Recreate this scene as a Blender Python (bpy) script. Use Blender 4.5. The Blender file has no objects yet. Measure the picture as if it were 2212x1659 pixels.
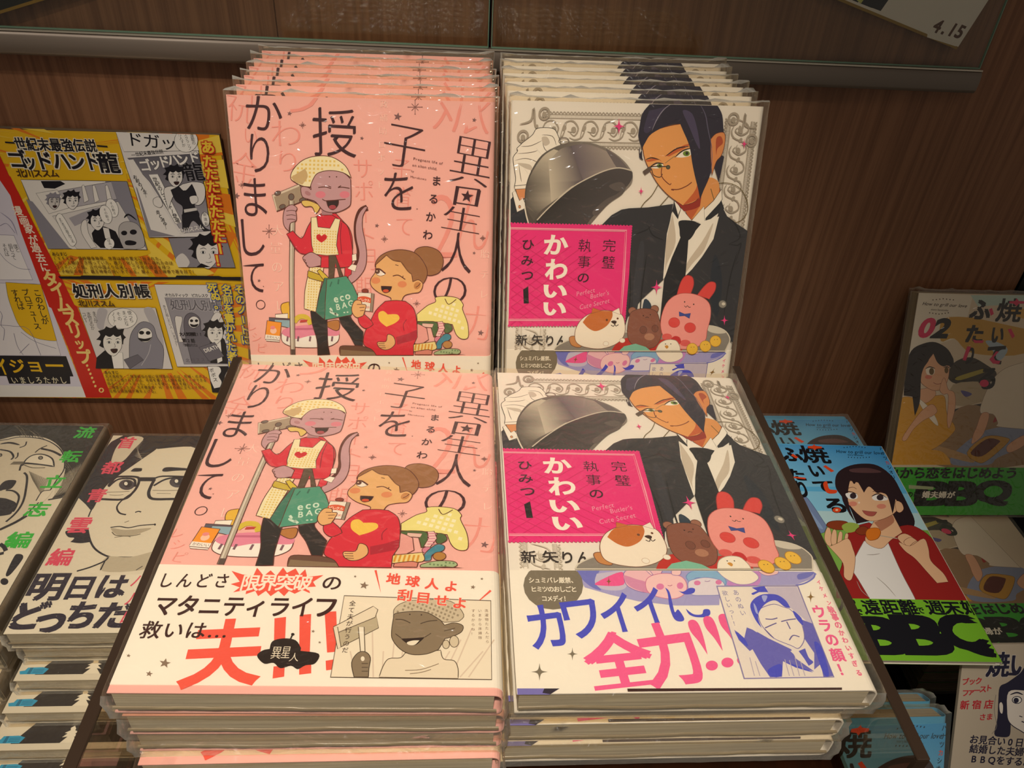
import bpy, math, random
import numpy as np
from mathutils import Vector, Matrix
from mathutils.geometry import tessellate_polygon
S = bpy.context.scene
COL = S.collection
MM = 0.001
Z0 = 1.2            # height of the front covers above the shop floor (m); all other lengths below are millimetres from there
# ---------------------------------------------------------------- camera
FOC = 1654.7
CAM = np.array([111.535, -141.796, 234.112])
RW = np.array([[0.99747, 0.012, 0.07001], [-0.04848, -0.60522, 0.79458], [0.0519, -0.79597, -0.60311]])  # columns: right, down, forward
cd = bpy.data.cameras.new('camera'); cam = bpy.data.objects.new('camera', cd); COL.objects.link(cam)
cd.sensor_width = 36; cd.lens = FOC / 2212 * 36; cd.clip_start = 0.01; cd.clip_end = 20
q = Matrix(((RW[0][0], -RW[0][1], -RW[0][2]), (RW[1][0], -RW[1][1], -RW[1][2]), (RW[2][0], -RW[2][1], -RW[2][2])))
cam.matrix_world = Matrix.Translation((CAM[0]*MM, CAM[1]*MM, Z0 + CAM[2]*MM)) @ q.to_4x4()
S.camera = cam
# ---------------------------------------------------------------- world, lights, exposure
w = bpy.data.worlds.new('shop_ambient'); S.world = w; w.use_nodes = True
w.node_tree.nodes['Background'].inputs[0].default_value = (1.0, .88, .76, 1); w.node_tree.nodes['Background'].inputs[1].default_value = .16
def spot(name, loc, to, power, angle, blend, radius, col):
    l = bpy.data.lights.new(name, 'SPOT'); o = bpy.data.objects.new(name, l); COL.objects.link(o)
    l.energy = power; l.spot_size = math.radians(angle); l.spot_blend = blend; l.shadow_soft_size = radius; l.color = col
    o.location = loc; o.rotation_euler = (Vector(to) - Vector(loc)).to_track_quat('-Z', 'Y').to_euler(); return o
WARM = (1.0, .925, .84)
spot('ceiling_spotlight', (.02, -.75, Z0 + 1.65), (.08, .06, Z0), 124, 26, 1, .035, WARM)
spot('ceiling_spotlight', (-.75, -.55, Z0 + 1.6), (-.1, .2, Z0 - .15), 30, 34, 1, .035, WARM)
spot('ceiling_spotlight', (1.1, -.9, Z0 + 1.6), (.3, .3, Z0 - .1), 2.5, 40, 1, .05, WARM)
S.view_settings.view_transform = 'Standard'; S.view_settings.look = 'None'
S.view_settings.exposure = 0; S.view_settings.gamma = 1; S.view_settings.use_curve_mapping = False
S.cycles.transparent_max_bounces = 24; S.cycles.max_bounces = 8; S.cycles.use_denoising = True
S.cycles.sample_clamp_indirect = 4
# ---------------------------------------------------------------- materials
def lin(c):
    if isinstance(c, str):
        c = [int(c[i:i+2], 16) / 255 for i in (0, 2, 4)]
    return tuple(x / 12.92 if x <= .04045 else ((x + .055) / 1.055) ** 2.4 for x in c) + (1,)
def mat(name, col, rough=.5, spec=.5, metal=0, coat=0):
    m = bpy.data.materials.new(name); m.use_nodes = True; b = m.node_tree.nodes['Principled BSDF']
    b.inputs['Base Color'].default_value = lin(col); b.inputs['Roughness'].default_value = rough
    b.inputs['Specular IOR Level'].default_value = spec; b.inputs['Metallic'].default_value = metal
    b.inputs['Coat Weight'].default_value = coat; b.inputs['Coat Roughness'].default_value = .15
    return m
def nd(m, t, **k):
    n = m.node_tree.nodes.new(t)
    for a, v in k.items(): setattr(n, a, v)
    return n
def lk(m, a, b): m.node_tree.links.new(a, b)
def grain(name, c1, c2, scale, stretch, rough=.55, bump=.1, detail=8):
    m = mat(name, c1, rough); b = m.node_tree.nodes['Principled BSDF']
    tc = nd(m, 'ShaderNodeTexCoord'); mp = nd(m, 'ShaderNodeMapping'); mp.inputs['Scale'].default_value = stretch
    nz = nd(m, 'ShaderNodeTexNoise'); nz.inputs['Scale'].default_value = scale; nz.inputs['Detail'].default_value = detail; nz.inputs['Distortion'].default_value = .3
    nz2 = nd(m, 'ShaderNodeTexNoise'); nz2.inputs['Scale'].default_value = scale * 7; nz2.inputs['Detail'].default_value = 4
    r = nd(m, 'ShaderNodeValToRGB'); r.color_ramp.elements[0].color = lin(c1); r.color_ramp.elements[1].color = lin(c2)
    r.color_ramp.elements[0].position = .36; r.color_ramp.elements[1].position = .64
    mx = nd(m, 'ShaderNodeMath', operation='MULTIPLY_ADD'); mx.inputs[1].default_value = .35; 
    lk(m, tc.outputs['Object'], mp.inputs[0]); lk(m, mp.outputs[0], nz.inputs[0]); lk(m, mp.outputs[0], nz2.inputs[0])
    sb = nd(m, 'ShaderNodeMath', operation='SUBTRACT'); sb.inputs[1].default_value = .5
    lk(m, nz2.outputs[0], sb.inputs[0]); lk(m, sb.outputs[0], mx.inputs[0]); lk(m, nz.outputs[0], mx.inputs[2])
    lk(m, mx.outputs[0], r.inputs[0]); lk(m, r.outputs[0], b.inputs['Base Color'])
    bp = nd(m, 'ShaderNodeBump'); bp.inputs['Strength'].default_value = bump; bp.inputs['Distance'].default_value = .0005
    lk(m, mx.outputs[0], bp.inputs['Height']); lk(m, bp.outputs[0], b.inputs['Normal']); return m
WOOD = grain('walnut_veneer', '72492e', '8c5f40', 9, (30, 1, .45), .5, .12)
DARK = grain('dark_stained_board', '33190d', '4a2614', 9, (9, 1, .6), .6, .1)
BLACK = mat('black_board', '0a0a0c', .6); RAIL = mat('smoked_aluminium_rail', '8a7c6e', .42, .5, .35)
PAPER = mat('pulp_paper', 'e6dcc4', .8, .2); WHITE = mat('white_card', 'f4f0e8', .5)
def paged(name, c1, c2, axis=2, freq=900):
    m = mat(name, c1, .8, .2); b = m.node_tree.nodes['Principled BSDF']
    tc = nd(m, 'ShaderNodeTexCoord'); mp = nd(m, 'ShaderNodeMapping'); sc = [14, 14, 14]; sc[axis] = freq; mp.inputs['Scale'].default_value = sc
    nz = nd(m, 'ShaderNodeTexNoise'); nz.inputs['Scale'].default_value = 1; nz.inputs['Detail'].default_value = 3
    r = nd(m, 'ShaderNodeValToRGB'); r.color_ramp.elements[0].color = lin(c1); r.color_ramp.elements[1].color = lin(c2)
    r.color_ramp.elements[0].position = .3; r.color_ramp.elements[1].position = .6
    lk(m, tc.outputs['Object'], mp.inputs[0]); lk(m, mp.outputs[0], nz.inputs[0]); lk(m, nz.outputs[0], r.inputs[0]); lk(m, r.outputs[0], b.inputs['Base Color'])
    return m
PAGES = paged('page_edges', '9c9078', 'c0b59c')
def ink_mat(name, coat=.25, rough=.45):
    m = mat(name, 'ffffff', rough, .4, 0, coat); a = nd(m, 'ShaderNodeVertexColor'); a.layer_name = 'ink'
    lk(m, a.outputs[0], m.node_tree.nodes['Principled BSDF'].inputs['Base Color']); return m
INK = ink_mat('printed_ink')
def film_mat(name, strength=.22, bump=.5, scale=90, tint='fffaf0'):
    m = bpy.data.materials.new(name); m.use_nodes = True; nt = m.node_tree; nt.nodes.remove(nt.nodes['Principled BSDF'])
    out = nt.nodes['Material Output']; tr = nd(m, 'ShaderNodeBsdfTransparent'); tr.inputs[0].default_value = lin(tint)
    gl = nd(m, 'ShaderNodeBsdfGlossy'); gl.inputs['Roughness'].default_value = .16; gl.inputs[0].default_value = (1, 1, 1, 1)
    fr = nd(m, 'ShaderNodeLayerWeight'); fr.inputs[0].default_value = .5
    pw = nd(m, 'ShaderNodeMath', operation='POWER'); pw.inputs[1].default_value = 5; lk(m, fr.outputs['Facing'], pw.inputs[0])
    mu = nd(m, 'ShaderNodeMath', operation='MULTIPLY_ADD'); k_ = strength / .22; mu.inputs[1].default_value = .9 * k_; mu.inputs[2].default_value = .045 * k_; lk(m, pw.outputs[0], mu.inputs[0])
    tc = nd(m, 'ShaderNodeTexCoord'); nz = nd(m, 'ShaderNodeTexNoise'); nz.inputs['Scale'].default_value = scale; nz.inputs['Detail'].default_value = 2; nz.inputs['Distortion'].default_value = 1.5
    bp = nd(m, 'ShaderNodeBump'); bp.inputs['Strength'].default_value = bump; bp.inputs['Distance'].default_value = .004
    lk(m, tc.outputs['Object'], nz.inputs[0]); lk(m, nz.outputs[0], bp.inputs['Height']); lk(m, bp.outputs[0], gl.inputs['Normal'])
    mx = nd(m, 'ShaderNodeMixShader'); lk(m, mu.outputs[0], mx.inputs[0]); lk(m, tr.outputs[0], mx.inputs[1]); lk(m, gl.outputs[0], mx.inputs[2]); df = nd(m, 'ShaderNodeBsdfDiffuse'); df.inputs[0].default_value = lin('f4efdf'); p2 = nd(m, 'ShaderNodeMath', operation='MULTIPLY_ADD'); p2.inputs[1].default_value = .9 * k_ * bump; p2.inputs[2].default_value = .02 * bump
    p3 = nd(m, 'ShaderNodeMath', operation='POWER'); p3.inputs[1].default_value = 2.5; lk(m, fr.outputs['Facing'], p3.inputs[0]); lk(m, p3.outputs[0], p2.inputs[0])
    m2 = nd(m, 'ShaderNodeMixShader'); lk(m, p2.outputs[0], m2.inputs[0]); lk(m, mx.outputs[0], m2.inputs[1]); lk(m, df.outputs[0], m2.inputs[2]); lk(m, m2.outputs[0], out.inputs[0])
    return m
FILM = film_mat('clear_shrink_film'); 
def glass_mat(name, tint, refl=1.0, rough=.03):
    m = film_mat(name, .22 * refl, 0, 10, tint); m.node_tree.nodes['Glossy BSDF'].inputs['Roughness'].default_value = rough; return m
ACRYL = glass_mat('smoked_clear_acrylic', 'dcd2c4', .9); ACRYL_EDGE = mat('acrylic_cut_edge', '3a2c21', .25); GLASS = glass_mat('glass_pane', 'f7f8f4', .6)
GLASS_EDGE = mat('green_glass_edge', '6f8f78', .2)
# ---------------------------------------------------------------- objects
def tag(o, label=None, cat=None, group=None, kind=None):
    if label: o['label'] = label
    if cat: o['category'] = cat
    if group: o['group'] = group
    if kind: o['kind'] = kind
    return o
def empty(name, M, label=None, cat=None, group=None):
    o = bpy.data.objects.new(name, None); COL.objects.link(o); o.matrix_world = M; o.empty_display_size = .02; return tag(o, label, cat, group)
def mobj(name, me, parent=None, kind=None):
    o = bpy.data.objects.new(name, me); COL.objects.link(o)
    if parent: o.parent = parent
    if kind: o['kind'] = kind
    return o
def mesh(name, V, F, m, smooth=False):
    me = bpy.data.meshes.new(name); me.from_pydata([tuple(x * MM for x in v) for v in V], [], F); me.materials.append(m)
    if smooth: me.polygons.foreach_set('use_smooth', [True] * len(me.polygons))
    me.update(); return me
def box_vf(x0, y0, z0, x1, y1, z1, b=0):
    if b <= 0:
        V = [(x, y, z) for z in (z0, z1) for y in (y0, y1) for x in (x0, x1)]
        return V, [(0, 2, 3, 1), (4, 5, 7, 6), (0, 1, 5, 4), (2, 6, 7, 3), (0, 4, 6, 2), (1, 3, 7, 5)]
    V, F, idx = [], [], {}
    def v(ix, iy, iz, ax):
        c = [(x0, x1)[ix], (y0, y1)[iy], (z0, z1)[iz]]; s = [(1, -1)[ix], (1, -1)[iy], (1, -1)[iz]]
        for k in range(3):
            if k != ax: c[k] += s[k] * b
        key = (ix, iy, iz, ax)
        if key not in idx: idx[key] = len(V); V.append(tuple(c))
        return idx[key]
    for ax in range(3):
        for sd in (0, 1):
            o = [a for a in range(3) if a != ax]; ring = []
            for p, r in ((0, 0), (1, 0), (1, 1), (0, 1)):
                t = [0, 0, 0]; t[ax] = sd; t[o[0]] = p; t[o[1]] = r; ring.append(v(*t, ax))
            F.append(tuple(ring))
    for ax in range(3):
        o = [a for a in range(3) if a != ax]
        for p in (0, 1):
            for r in (0, 1):
                t0 = [0, 0, 0]; t0[o[0]] = p; t0[o[1]] = r; t1 = list(t0); t1[ax] = 1
                F.append((v(*t0, o[0]), v(*t1, o[0]), v(*t1, o[1]), v(*t0, o[1])))
    for i in (0, 1):
        for j in (0, 1):
            for k in (0, 1): F.append((v(i, j, k, 0), v(i, j, k, 1), v(i, j, k, 2)))
    return V, F
def box(name, a, b, m, parent=None, bev=0, kind=None):
    V, F = box_vf(*a, *b, bev); me = mesh(name, V, F, m)
    import bmesh; bm = bmesh.new(); bm.from_mesh(me); bmesh.ops.recalc_face_normals(bm, faces=bm.faces); bm.to_mesh(me); bm.free()
    return mobj(name, me, parent, kind)
W4 = lambda x, y, z: Matrix.Translation((x * MM, y * MM, Z0 + z * MM))
class Pose:
    """where a flat sheet lies: origin (mm), x direction, y direction"""
    def __init__(s, o, ex, ey):
        s.o = np.array(o, float); s.ex = np.array(ex, float); s.ex /= np.linalg.norm(s.ex)
        s.n = np.cross(s.ex, ey); s.n /= np.linalg.norm(s.n); s.ey = np.cross(s.n, s.ex)
    def M(s):
        m = Matrix([[s.ex[i], s.ey[i], s.n[i], 0] for i in range(3)] + [[0, 0, 0, 1]]); t = s.o * MM
        return Matrix.Translation((t[0], t[1], Z0 + t[2])) @ m
    def uv(s, x, y):            # rectifies a measured photo point into millimetres on this sheet
        d = RW @ np.array([(x - 1106) / FOC, (y - 829.5) / FOC, 1.]); t = ((s.o - CAM) @ s.n) / (d @ s.n); p = CAM + t * d - s.o
        return float(p @ s.ex), float(p @ s.ey)
    def shift(s, dx, dy, dz): 
        r = Pose(s.o + s.ex * dx + s.ey * dy + s.n * dz, s.ex, s.ey); return r
# ---------------------------------------------------------------- flat print: layered ink polygons
_tx = bpy.data.curves.new('text', 'FONT'); _to = bpy.data.objects.new('text', _tx); COL.objects.link(_to); _tx.resolution_u = 4
_gl = {}
def glyph(ch, off=0.):
    k = (ch, off)
    if k not in _gl:
        _tx.body = ch; _tx.offset = off; bpy.context.view_layer.update()
        me = bpy.data.meshes.new_from_object(_to.evaluated_get(bpy.context.evaluated_depsgraph_get()))
        V = [(v.co.x, v.co.y) for v in me.vertices]; F = [tuple(p.vertices) for p in me.polygons]; bpy.data.meshes.remove(me); _gl[k] = (V, F)
    return _gl[k]
def smooth(pts, n=4):
    """Catmull-Rom through pts (x, y, corner)"""
    N = len(pts); out = []
    for i in range(N):
        p0, p1, p2, p3 = pts[i-1], pts[i], pts[(i+1) % N], pts[(i+2) % N]
        if p1[2]: p0 = p1
        if p2[2]: p3 = p2
        for k in range(n):
            t = k / n; t2, t3 = t*t, t*t*t
            out.append(tuple(.5 * (2*p1[j] + (p2[j]-p0[j])*t + (2*p0[j]-5*p1[j]+4*p2[j]-p3[j])*t2 + (3*p1[j]-p0[j]-3*p2[j]+p3[j])*t3) for j in (0, 1)))
    return out
def opensm(pts, n=4):
    q = [(p[0], p[1], p[2]) for p in pts]; q[0] = (*q[0][:2], 1); q[-1] = (*q[-1][:2], 1)
    return smooth(q, n)[:(len(q)-1)*n] + [q[-1][:2]]
def cm(s):
    o = []
    for t in s.split():
        c = t.endswith('*'); a, b = t.rstrip('*').split(','); o.append((float(a), float(b), c))
    return o
class Art:
    DZ = .0012
    def __init__(s, pose, z=.12):
        s.p = pose; s.V = []; s.F = []; s.K = []; s.z = z; s.v = (0, 0, 1); s.lim = None
    def view(s, x, y, k): s.v = (x, y, k); return s
    def m(s, x, y): return s.p.uv(s.v[0] + x * s.v[2], s.v[1] + y * s.v[2])
    def scl(s, x, y):
        a = s.m(x-4, y); b = s.m(x+4, y); c = s.m(x, y-4); d = s.m(x, y+4)
        return math.dist(a, b) / 8, math.dist(c, d) / 8
    def put(s, V, F, col, z=None):      # V in mm on the sheet
        if s.lim:
            x0, y0, x1, y1 = s.lim; F = [f for f in F if all(x0-.01 <= V[i][0] <= x1+.01 and y0-.01 <= V[i][1] <= y1+.01 for i in f)]
        b = len(s.V); s.V += [(x, y, s.z if z is None else z) for x, y in V]; s.F += [tuple(b + i for i in f) for f in F]
        s.K += ([lin(col)] * len(V)) if isinstance(col, str) else [tuple(c) for c in col]
        if z is None: s.z += s.DZ
    def poly(s, P, col):
        if s.lim:
            x0, y0, x1, y1 = s.lim; P = [(min(max(x, x0), x1), min(max(y, y0), y1)) for x, y in P]
        t = tessellate_polygon([[Vector((x, y, 0)) for x, y in P]])
        if isinstance(col, tuple):   # (c1, c2, (x,y), (x,y)) blend in crop coordinates
            c1, c2, a, b = col; a = s.m(*a); b = s.m(*b); dx, dy = b[0]-a[0], b[1]-a[1]; L = dx*dx+dy*dy; k1, k2 = lin(c1), lin(c2)
            P = s.dense(P) if len(P) < 12 else P; t = tessellate_polygon([[Vector((x, y, 0)) for x, y in P]])
            K = []
            for x, y in P:
                u = min(1, max(0, ((x-a[0])*dx + (y-a[1])*dy) / L)); K.append(tuple(k1[i]*(1-u)+k2[i]*u for i in range(4)))
            col = K
        s.put(P, [tuple(f) for f in t], col)
    def dense(s, P):
        o = []
        for i, p in enumerate(P):
            q = P[(i+1) % len(P)]
            for k in range(4): o.append((p[0]+(q[0]-p[0])*k/4, p[1]+(q[1]-p[1])*k/4))
        return o
    def f(s, col, pts, sm=1, ol=None, w=.35):
        p = cm(pts) if isinstance(pts, str) else pts
        p = smooth(p) if sm else [x[:2] for x in p]
        P = [s.m(*x) for x in p]; s.poly(P, col)
        if ol: s.band(P + [P[0]], w, ol, 0)
    def band(s, P, w, col, taper):
        P = [P[0]] + [P[i] for i in range(1, len(P)) if math.dist(P[i], P[i-1]) > 1e-3]
        if len(P) < 2: return
        L = []; R = []; n = len(P)
        for i in range(n):
            a = P[max(i-1, 0)]; b = P[min(i+1, n-1)]
            if P[0] == P[-1] and i in (0, n-1): a, b = P[-2], P[1]
            dx, dy = b[0]-a[0], b[1]-a[1]; d = math.hypot(dx, dy) or 1; t = i / (n-1)
            k = w / 2 * (1 if not taper else (.12 + .88 * (math.sin(math.pi * t) ** .6 if taper == 1 else (1 - t) ** .7)))
            L.append((P[i][0] - dy/d*k, P[i][1] + dx/d*k)); R.append((P[i][0] + dy/d*k, P[i][1] - dx/d*k))
        if s.lim:
            x0, y0, x1, y1 = s.lim; L = [(min(max(x, x0), x1), min(max(y, y0), y1)) for x, y in L]; R = [(min(max(x, x0), x1), min(max(y, y0), y1)) for x, y in R]
        s.put(L + R, [(i, i+1, n+i+1, n+i) for i in range(n-1)], col)
    def l(s, col, w, pts, taper=0, sm=1):
        p = cm(pts) if isinstance(pts, str) else pts
        p = opensm(p) if sm and len(p) > 2 else [x[:2] for x in p]
        s.band([s.m(*x) for x in p], w, col, taper)
    def ell(s, col, x, y, rx, ry, rot=0, ol=None, w=.3, a0=0, a1=360):
        c, d = math.cos(math.radians(rot)), math.sin(math.radians(rot)); n = 20
        P = []
        for i in range(n if a1-a0 == 360 else n+1):
            a = math.radians(a0 + (a1-a0) * i / n); u, v = rx*math.cos(a), ry*math.sin(a); P.append(s.m(x+u*c-v*d, y+u*d+v*c))
        if col: s.poly(P, col)
        if ol: s.band(P + ([P[0]] if a1-a0 == 360 else []), w, ol, 0)
    def star(s, col, x, y, r, n=5, inner=.42, rot=0, k=1):
        P = [s.m(x + (r if i % 2 == 0 else r*inner)*math.sin(math.pi*i/n+rot)*k, y - (r if i % 2 == 0 else r*inner)*math.cos(math.pi*i/n+rot)) for i in range(2*n)]
        s.poly(P, col)
    def flake(s, col, x, y, r, w=.25):
        for a in range(0, 180, 45):
            u = math.radians(a); q = r * (1 if a % 90 == 0 else .7); s.l(col, w, [(x-q*math.cos(u), y-q*math.sin(u), 0), (x+q*math.cos(u), y+q*math.sin(u), 0)])
        for a in range(0, 360, 90):
            u = math.radians(a); s.ell(col, x+r*math.cos(u), y+r*math.sin(u), r*.08, r*.08)
    def _g(s, ch, off, fn, col, cp):
        V, F = glyph(ch, off)
        if not V: return
        for i, (dx, dy) in enumerate(cp): s.put([fn(x+dx, y+dy) for x, y in V], F, col, s.z + i*s.DZ)
    CP = {0: [(0, 0)], 'm': [(-.012, 0), (.012, 0)], 's': [(-.008, -.008), (.008, .008)]}
    def _cp(s, b):
        if b in s.CP: return s.CP[b]
        return [(-b, -b), (b, -b), (b, b), (-b, b)] + ([(0, b), (0, -b), (b, 0), (-b, 0)] if b > .04 else [])
    def t(s, col, ch, x, y, w_, h_, rot=0, b=0, sh=0):
        """one character fitted to the box w_ x h_ (crop units) centred on x, y"""
        off = -.022 if b == 'm' else (-.013 if b == 's' else 0)
        if isinstance(b, str) and b[0] == 'o': off = float(b[1:]); b = 0
        V, _ = glyph(ch, off); xs = [v[0] for v in V]; ys = [v[1] for v in V]; cx, cy = (min(xs)+max(xs))/2, (min(ys)+max(ys))/2
        e = 0 if isinstance(b, str) else b; kx, ky = s.scl(x, y); ox, oy = s.m(x, y); fx = w_*kx/(max(xs)-min(xs)+2*e+.001); fy = h_*ky/(max(ys)-min(ys)+2*e+.001); c, d = math.cos(math.radians(rot)), math.sin(math.radians(rot))
        def fn(u, v):
            u = (u-cx)*fx; v = (v-cy)*fy; u += v*sh; return ox+u*c-v*d, oy+u*d+v*c
        s._g(ch, off, fn, col, s._cp(b)); s.z += s.DZ * len(s._cp(b))
    def ts(s, col, txt, x0, y0, x1, y1, w_, h_=None, rot=0, b=0, sh=0, out=None, ob=.06):
        """a run of characters on their em squares, from the first centre to the last"""
        h_ = h_ or w_; n = len(txt)
        for pas in ((out, ob), (col, b)) if out else ((col, b),):
            for i, ch in enumerate(txt):
                if ch == ' ': continue
                t = i / max(1, n-1); x, y = x0+(x1-x0)*t, y0+(y1-y0)*t
                kx, ky = s.scl(x, y); ox, oy = s.m(x, y); r = rot + (-90 if ch in 'ー…・' and abs(y1-y0) > abs(x1-x0) else 0); c, d = math.cos(math.radians(r)), math.sin(math.radians(r))
                V, _ = glyph(ch, 0); cx = (min(v[0] for v in V)+max(v[0] for v in V))/2 if ord(ch) < 256 else .5
                def fn(u, v, cx=cx):
                    u = (u-cx)*w_*kx; v = (v-.38)*h_*ky; u += v*sh; return ox+u*c-v*d, oy+u*d+v*c
                s._g(ch, -.018 if pas[1] == 'm' else 0, fn, pas[0], s._cp(pas[1]))
            s.z += s.DZ * len(s._cp(pas[1]))
    def line(s, col, txt, x, y, h_, rot=0, b=0, w_=None, sh=0):
        """a Latin line, left aligned at x, y (baseline), cap height about .7 h_"""
        kx, ky = s.scl(x, y); ox, oy = s.m(x, y); c, d = math.cos(math.radians(rot)), math.sin(math.radians(rot)); cur = 0
        for ch in txt:
            if ch == ' ': cur += .3; continue
            V, F = glyph(ch, 0); xs = [v[0] for v in V]; a = cur
            def fn(u, v):
                u = (u+a)*(w_ or h_)*kx; v = v*h_*ky; u += v*sh; return ox+u*c-v*d, oy+u*d+v*c
            s._g(ch, 0, fn, col, s._cp(b)); cur += max(xs) + .07
        s.z += s.DZ * len(s._cp(b))
    def me(s, name):
        m = mesh(name, s.V, s.F, INK); a = m.color_attributes.new('ink', 'FLOAT_COLOR', 'POINT')
        a.data.foreach_set('color', np.array(s.K, np.float32).ravel()); print('ART', name, len(s.F), 'thick', round(s.z, 2)); return m
def inside(x, y, P):
    r = False; j = len(P)-1
    for i in range(len(P)):
        if (P[i][1] > y) != (P[j][1] > y) and x < (P[j][0]-P[i][0])*(y-P[i][1])/(P[j][1]-P[i][1])+P[i][0]: r = not r
        j = i
    return r
def gingham(a, col, pts, st, ang=0, fr=.5):
    P = smooth(cm(pts)); xs = [p[0] for p in P]; ys = [p[1] for p in P]; V = []; F = []; c, d = math.cos(ang), math.sin(ang)
    cx, cy = sum(xs)/len(xs), sum(ys)/len(ys); n = int(max(max(xs)-min(xs), max(ys)-min(ys))/st)+1
    for i in range(-n, n):
        for j in range(-n, n):
            q = []
            for u, v in ((0, 0), (fr, 0), (fr, fr), (0, fr)):
                X, Y = (i+u)*st, (j+v)*st; q.append((cx+X*c-Y*d, cy+X*d+Y*c))
            if all(inside(x, y, P) for x, y in q): b = len(V); V += [a.m(*k) for k in q]; F.append((b, b+1, b+2, b+3))
    if V: a.put(V, F, col)
# ================================================================ covers: sheets measured on the photograph's nearest copies
P_PR = Pose((1.5, 183.5, -56.8), (.99996, .00329, .00802), (-.00864, .29286, .95612))
P_PF = Pose((0, 0, 0), (.99964, -.00939, -.02522), (.00925, .99994, -.00559))
P_WR = Pose((138.87, 193.23, -57.48), (.99992, -.00105, .0129), (-.01209, .2795, .96007))
P_WF = Pose((132.48, .32, -5.36), (.9999, .00342, -.01352), (-.00335, .99998, .0054))
def pink_cover():
    a = Art(P_PR); a.lim = (0, 0, 126.5, 182); A = (480, 60, .28933); B = (500, 440, .27125)
    FA, WH, BR, K = 'ef9a90', 'fad8cc', '3c1420', '5a2418'
    a.view(*A)
    # faint lettering of the background
    a.t(FA, '娠', 1810, 480, 420, 640, -6, 'm'); a.t(FA, '祝', 135, 590, 200, 230, -8, 'm'); a.t(FA, 'い', 215, 810, 90, 100, -8, 'm'); a.t(FA, '金', 165, 1060, 190, 260, -10, 'm')
    a.t(FA, 'つ', 560, 470, 330, 330, 0, 'm'); a.t(FA, 'わ', 475, 790, 210, 190, 0, 'm'); a.t(FA, 'り', 490, 1000, 120, 150, -5, 'm')
    a.ts(FA, 'サポート', 1050, 1050, 1080, 1560, 160, 170, 0, 'm'); a.ts(FA, '子育て', 1340, 1050, 1360, 1480, 150, 170, -4, 'm')
    a.t(FA, '2', 1660, 1490, 180, 480, 0, 'm'); a.t(FA, 'ん', 1870, 1450, 240, 420, 0, 'm')
    a.ts(WH, '家政補助ロボット', 1215, 470, 1180, 1170, 62, 62, 0, 'm'); a.t(WH, '大', 415, 1510, 75, 80, 0, 'm')
    a.view(*B); a.ts(WH, '量のアレ', 350, 350, 390, 810, 95, 100, 0, 'm'); a.ts(WH, '胎テレ', 2020, 400, 2010, 720, 75, 75, 0, 'm')
    a.t(FA, 'カ', 1960, 950, 200, 270, -5, 'm'); a.ts(FA, '月', 1100, 440, 1100, 441, 150, 200, 0, 'm'); a.ts(FA, '期', 1050, 660, 1050, 661, 150, 180, 0, 'm'); a.ts(FA, 'レシピ', 160, 980, 240, 1150, 90, 90, -10, 'm')
    # stars and snowflakes
    a.view(*A); G = '7d5a5c'
    for x, y, r in ((503, 640, 19), (1043, 825, 16), (1310, 663, 32), (1882, 688, 18), (1155, 1477, 17), (108, 1255, 26), (1600, 100, 8), (1455, 1352, 7)): a.star(G, x, y, r, rot=.2)
    for x, y, r in ((1440, 592, 52), (600, 727, 24), (150, 1172, 26), (1212, 1577, 24), (1945, 1572, 20), (350, 1518, 46)): a.flake('8a5f5c', x, y, r)
    a.view(*B)
    for x, y, r in ((220, 612, 14), (255, 658, 6), (1932, 392, 14), (1985, 1028, 26), (560, 262, 5)): a.star(G, x, y, r, rot=.2)
    for x, y, r in ((1475, 795, 28), (1218, 280, 24), (2003, 272, 20)): a.flake('8a5f5c', x, y, r)
    # title
    a.view(*A)
    a.t(BR, '異', 1862, 1000, 295, 345, -9, 'm'); a.t(BR, '生', 1790, 1430, 280, 175, -9, 'm'); a.t(BR, '子', 1362, 890, 300, 310, -9, 'm')
    a.f(BR, '1745,1180* 1770,1188* 1745,1322* 1722,1318*', 0); a.f(BR, '1745,1180* 1925,1205* 1925,1213* 1745,1190*', 0); a.f(BR, '1728,1298* 1905,1326* 1905,1333* 1728,1307*', 0); a.f(BR, '1905,1205* 1932,1215* 1908,1336* 1882,1330*', 0)
    a.t(BR, 'を', 1318, 1222, 215, 275, 0, 's'); a.t(BR, '授', 838, 782, 320, 355, -2, 's'); a.t(BR, 'か', 313, 640, 265, 250, -4, 's'); a.t(BR, 'り', 280, 940, 140, 280, -4, 's'); a.t(BR, 'ま', 247, 1265, 165, 280, -2, 's')
    a.star(BR, 1828, 1258, 48, rot=.15)
    a.view(*B); a.t(BR, 'し', 172, 270, 170, 285, 0, 's'); a.t(BR, 'て', 175, 590, 180, 225, 0, 's'); a.ell(None, 233, 803, 35, 35, ol=BR, w=.35)
    a.t(BR, '人', 1798, 390, 235, 315, -4, 's'); a.t(BR, 'の', 1740, 690, 258, 210, 0, 'm')
    a.view(*A); a.line('5e3030', 'Pregnant life of', 1425, 985, 27, -8, w_=33); a.line('5e3030', 'an alien child.', 1418, 1032, 27, -8, w_=33); a.line('5e3030', 'by', 1410, 1075, 22, -8); a.line('5e3030', 'Marukawa', 1403, 1118, 22, -8, w_=27)
    a.ts(BR, 'まるかわ', 1600, 1142, 1535, 1545, 78, 80, -3, .012)
    # clutter at the feet
    a.view(*B)
    a.f('e8b93a', '400,800 460,780* 470,920 440,925 400,860', ol=K); a.f('f4efe4', '350,880* 450,872* 450,930* 350,930*', 0, K); a.f('585868', '300,905* 470,915* 460,950* 300,945*', 0, K); a.f('8fb0c0', '345,920* 470,925* 465,990* 345,960*', 0, K)
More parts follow.
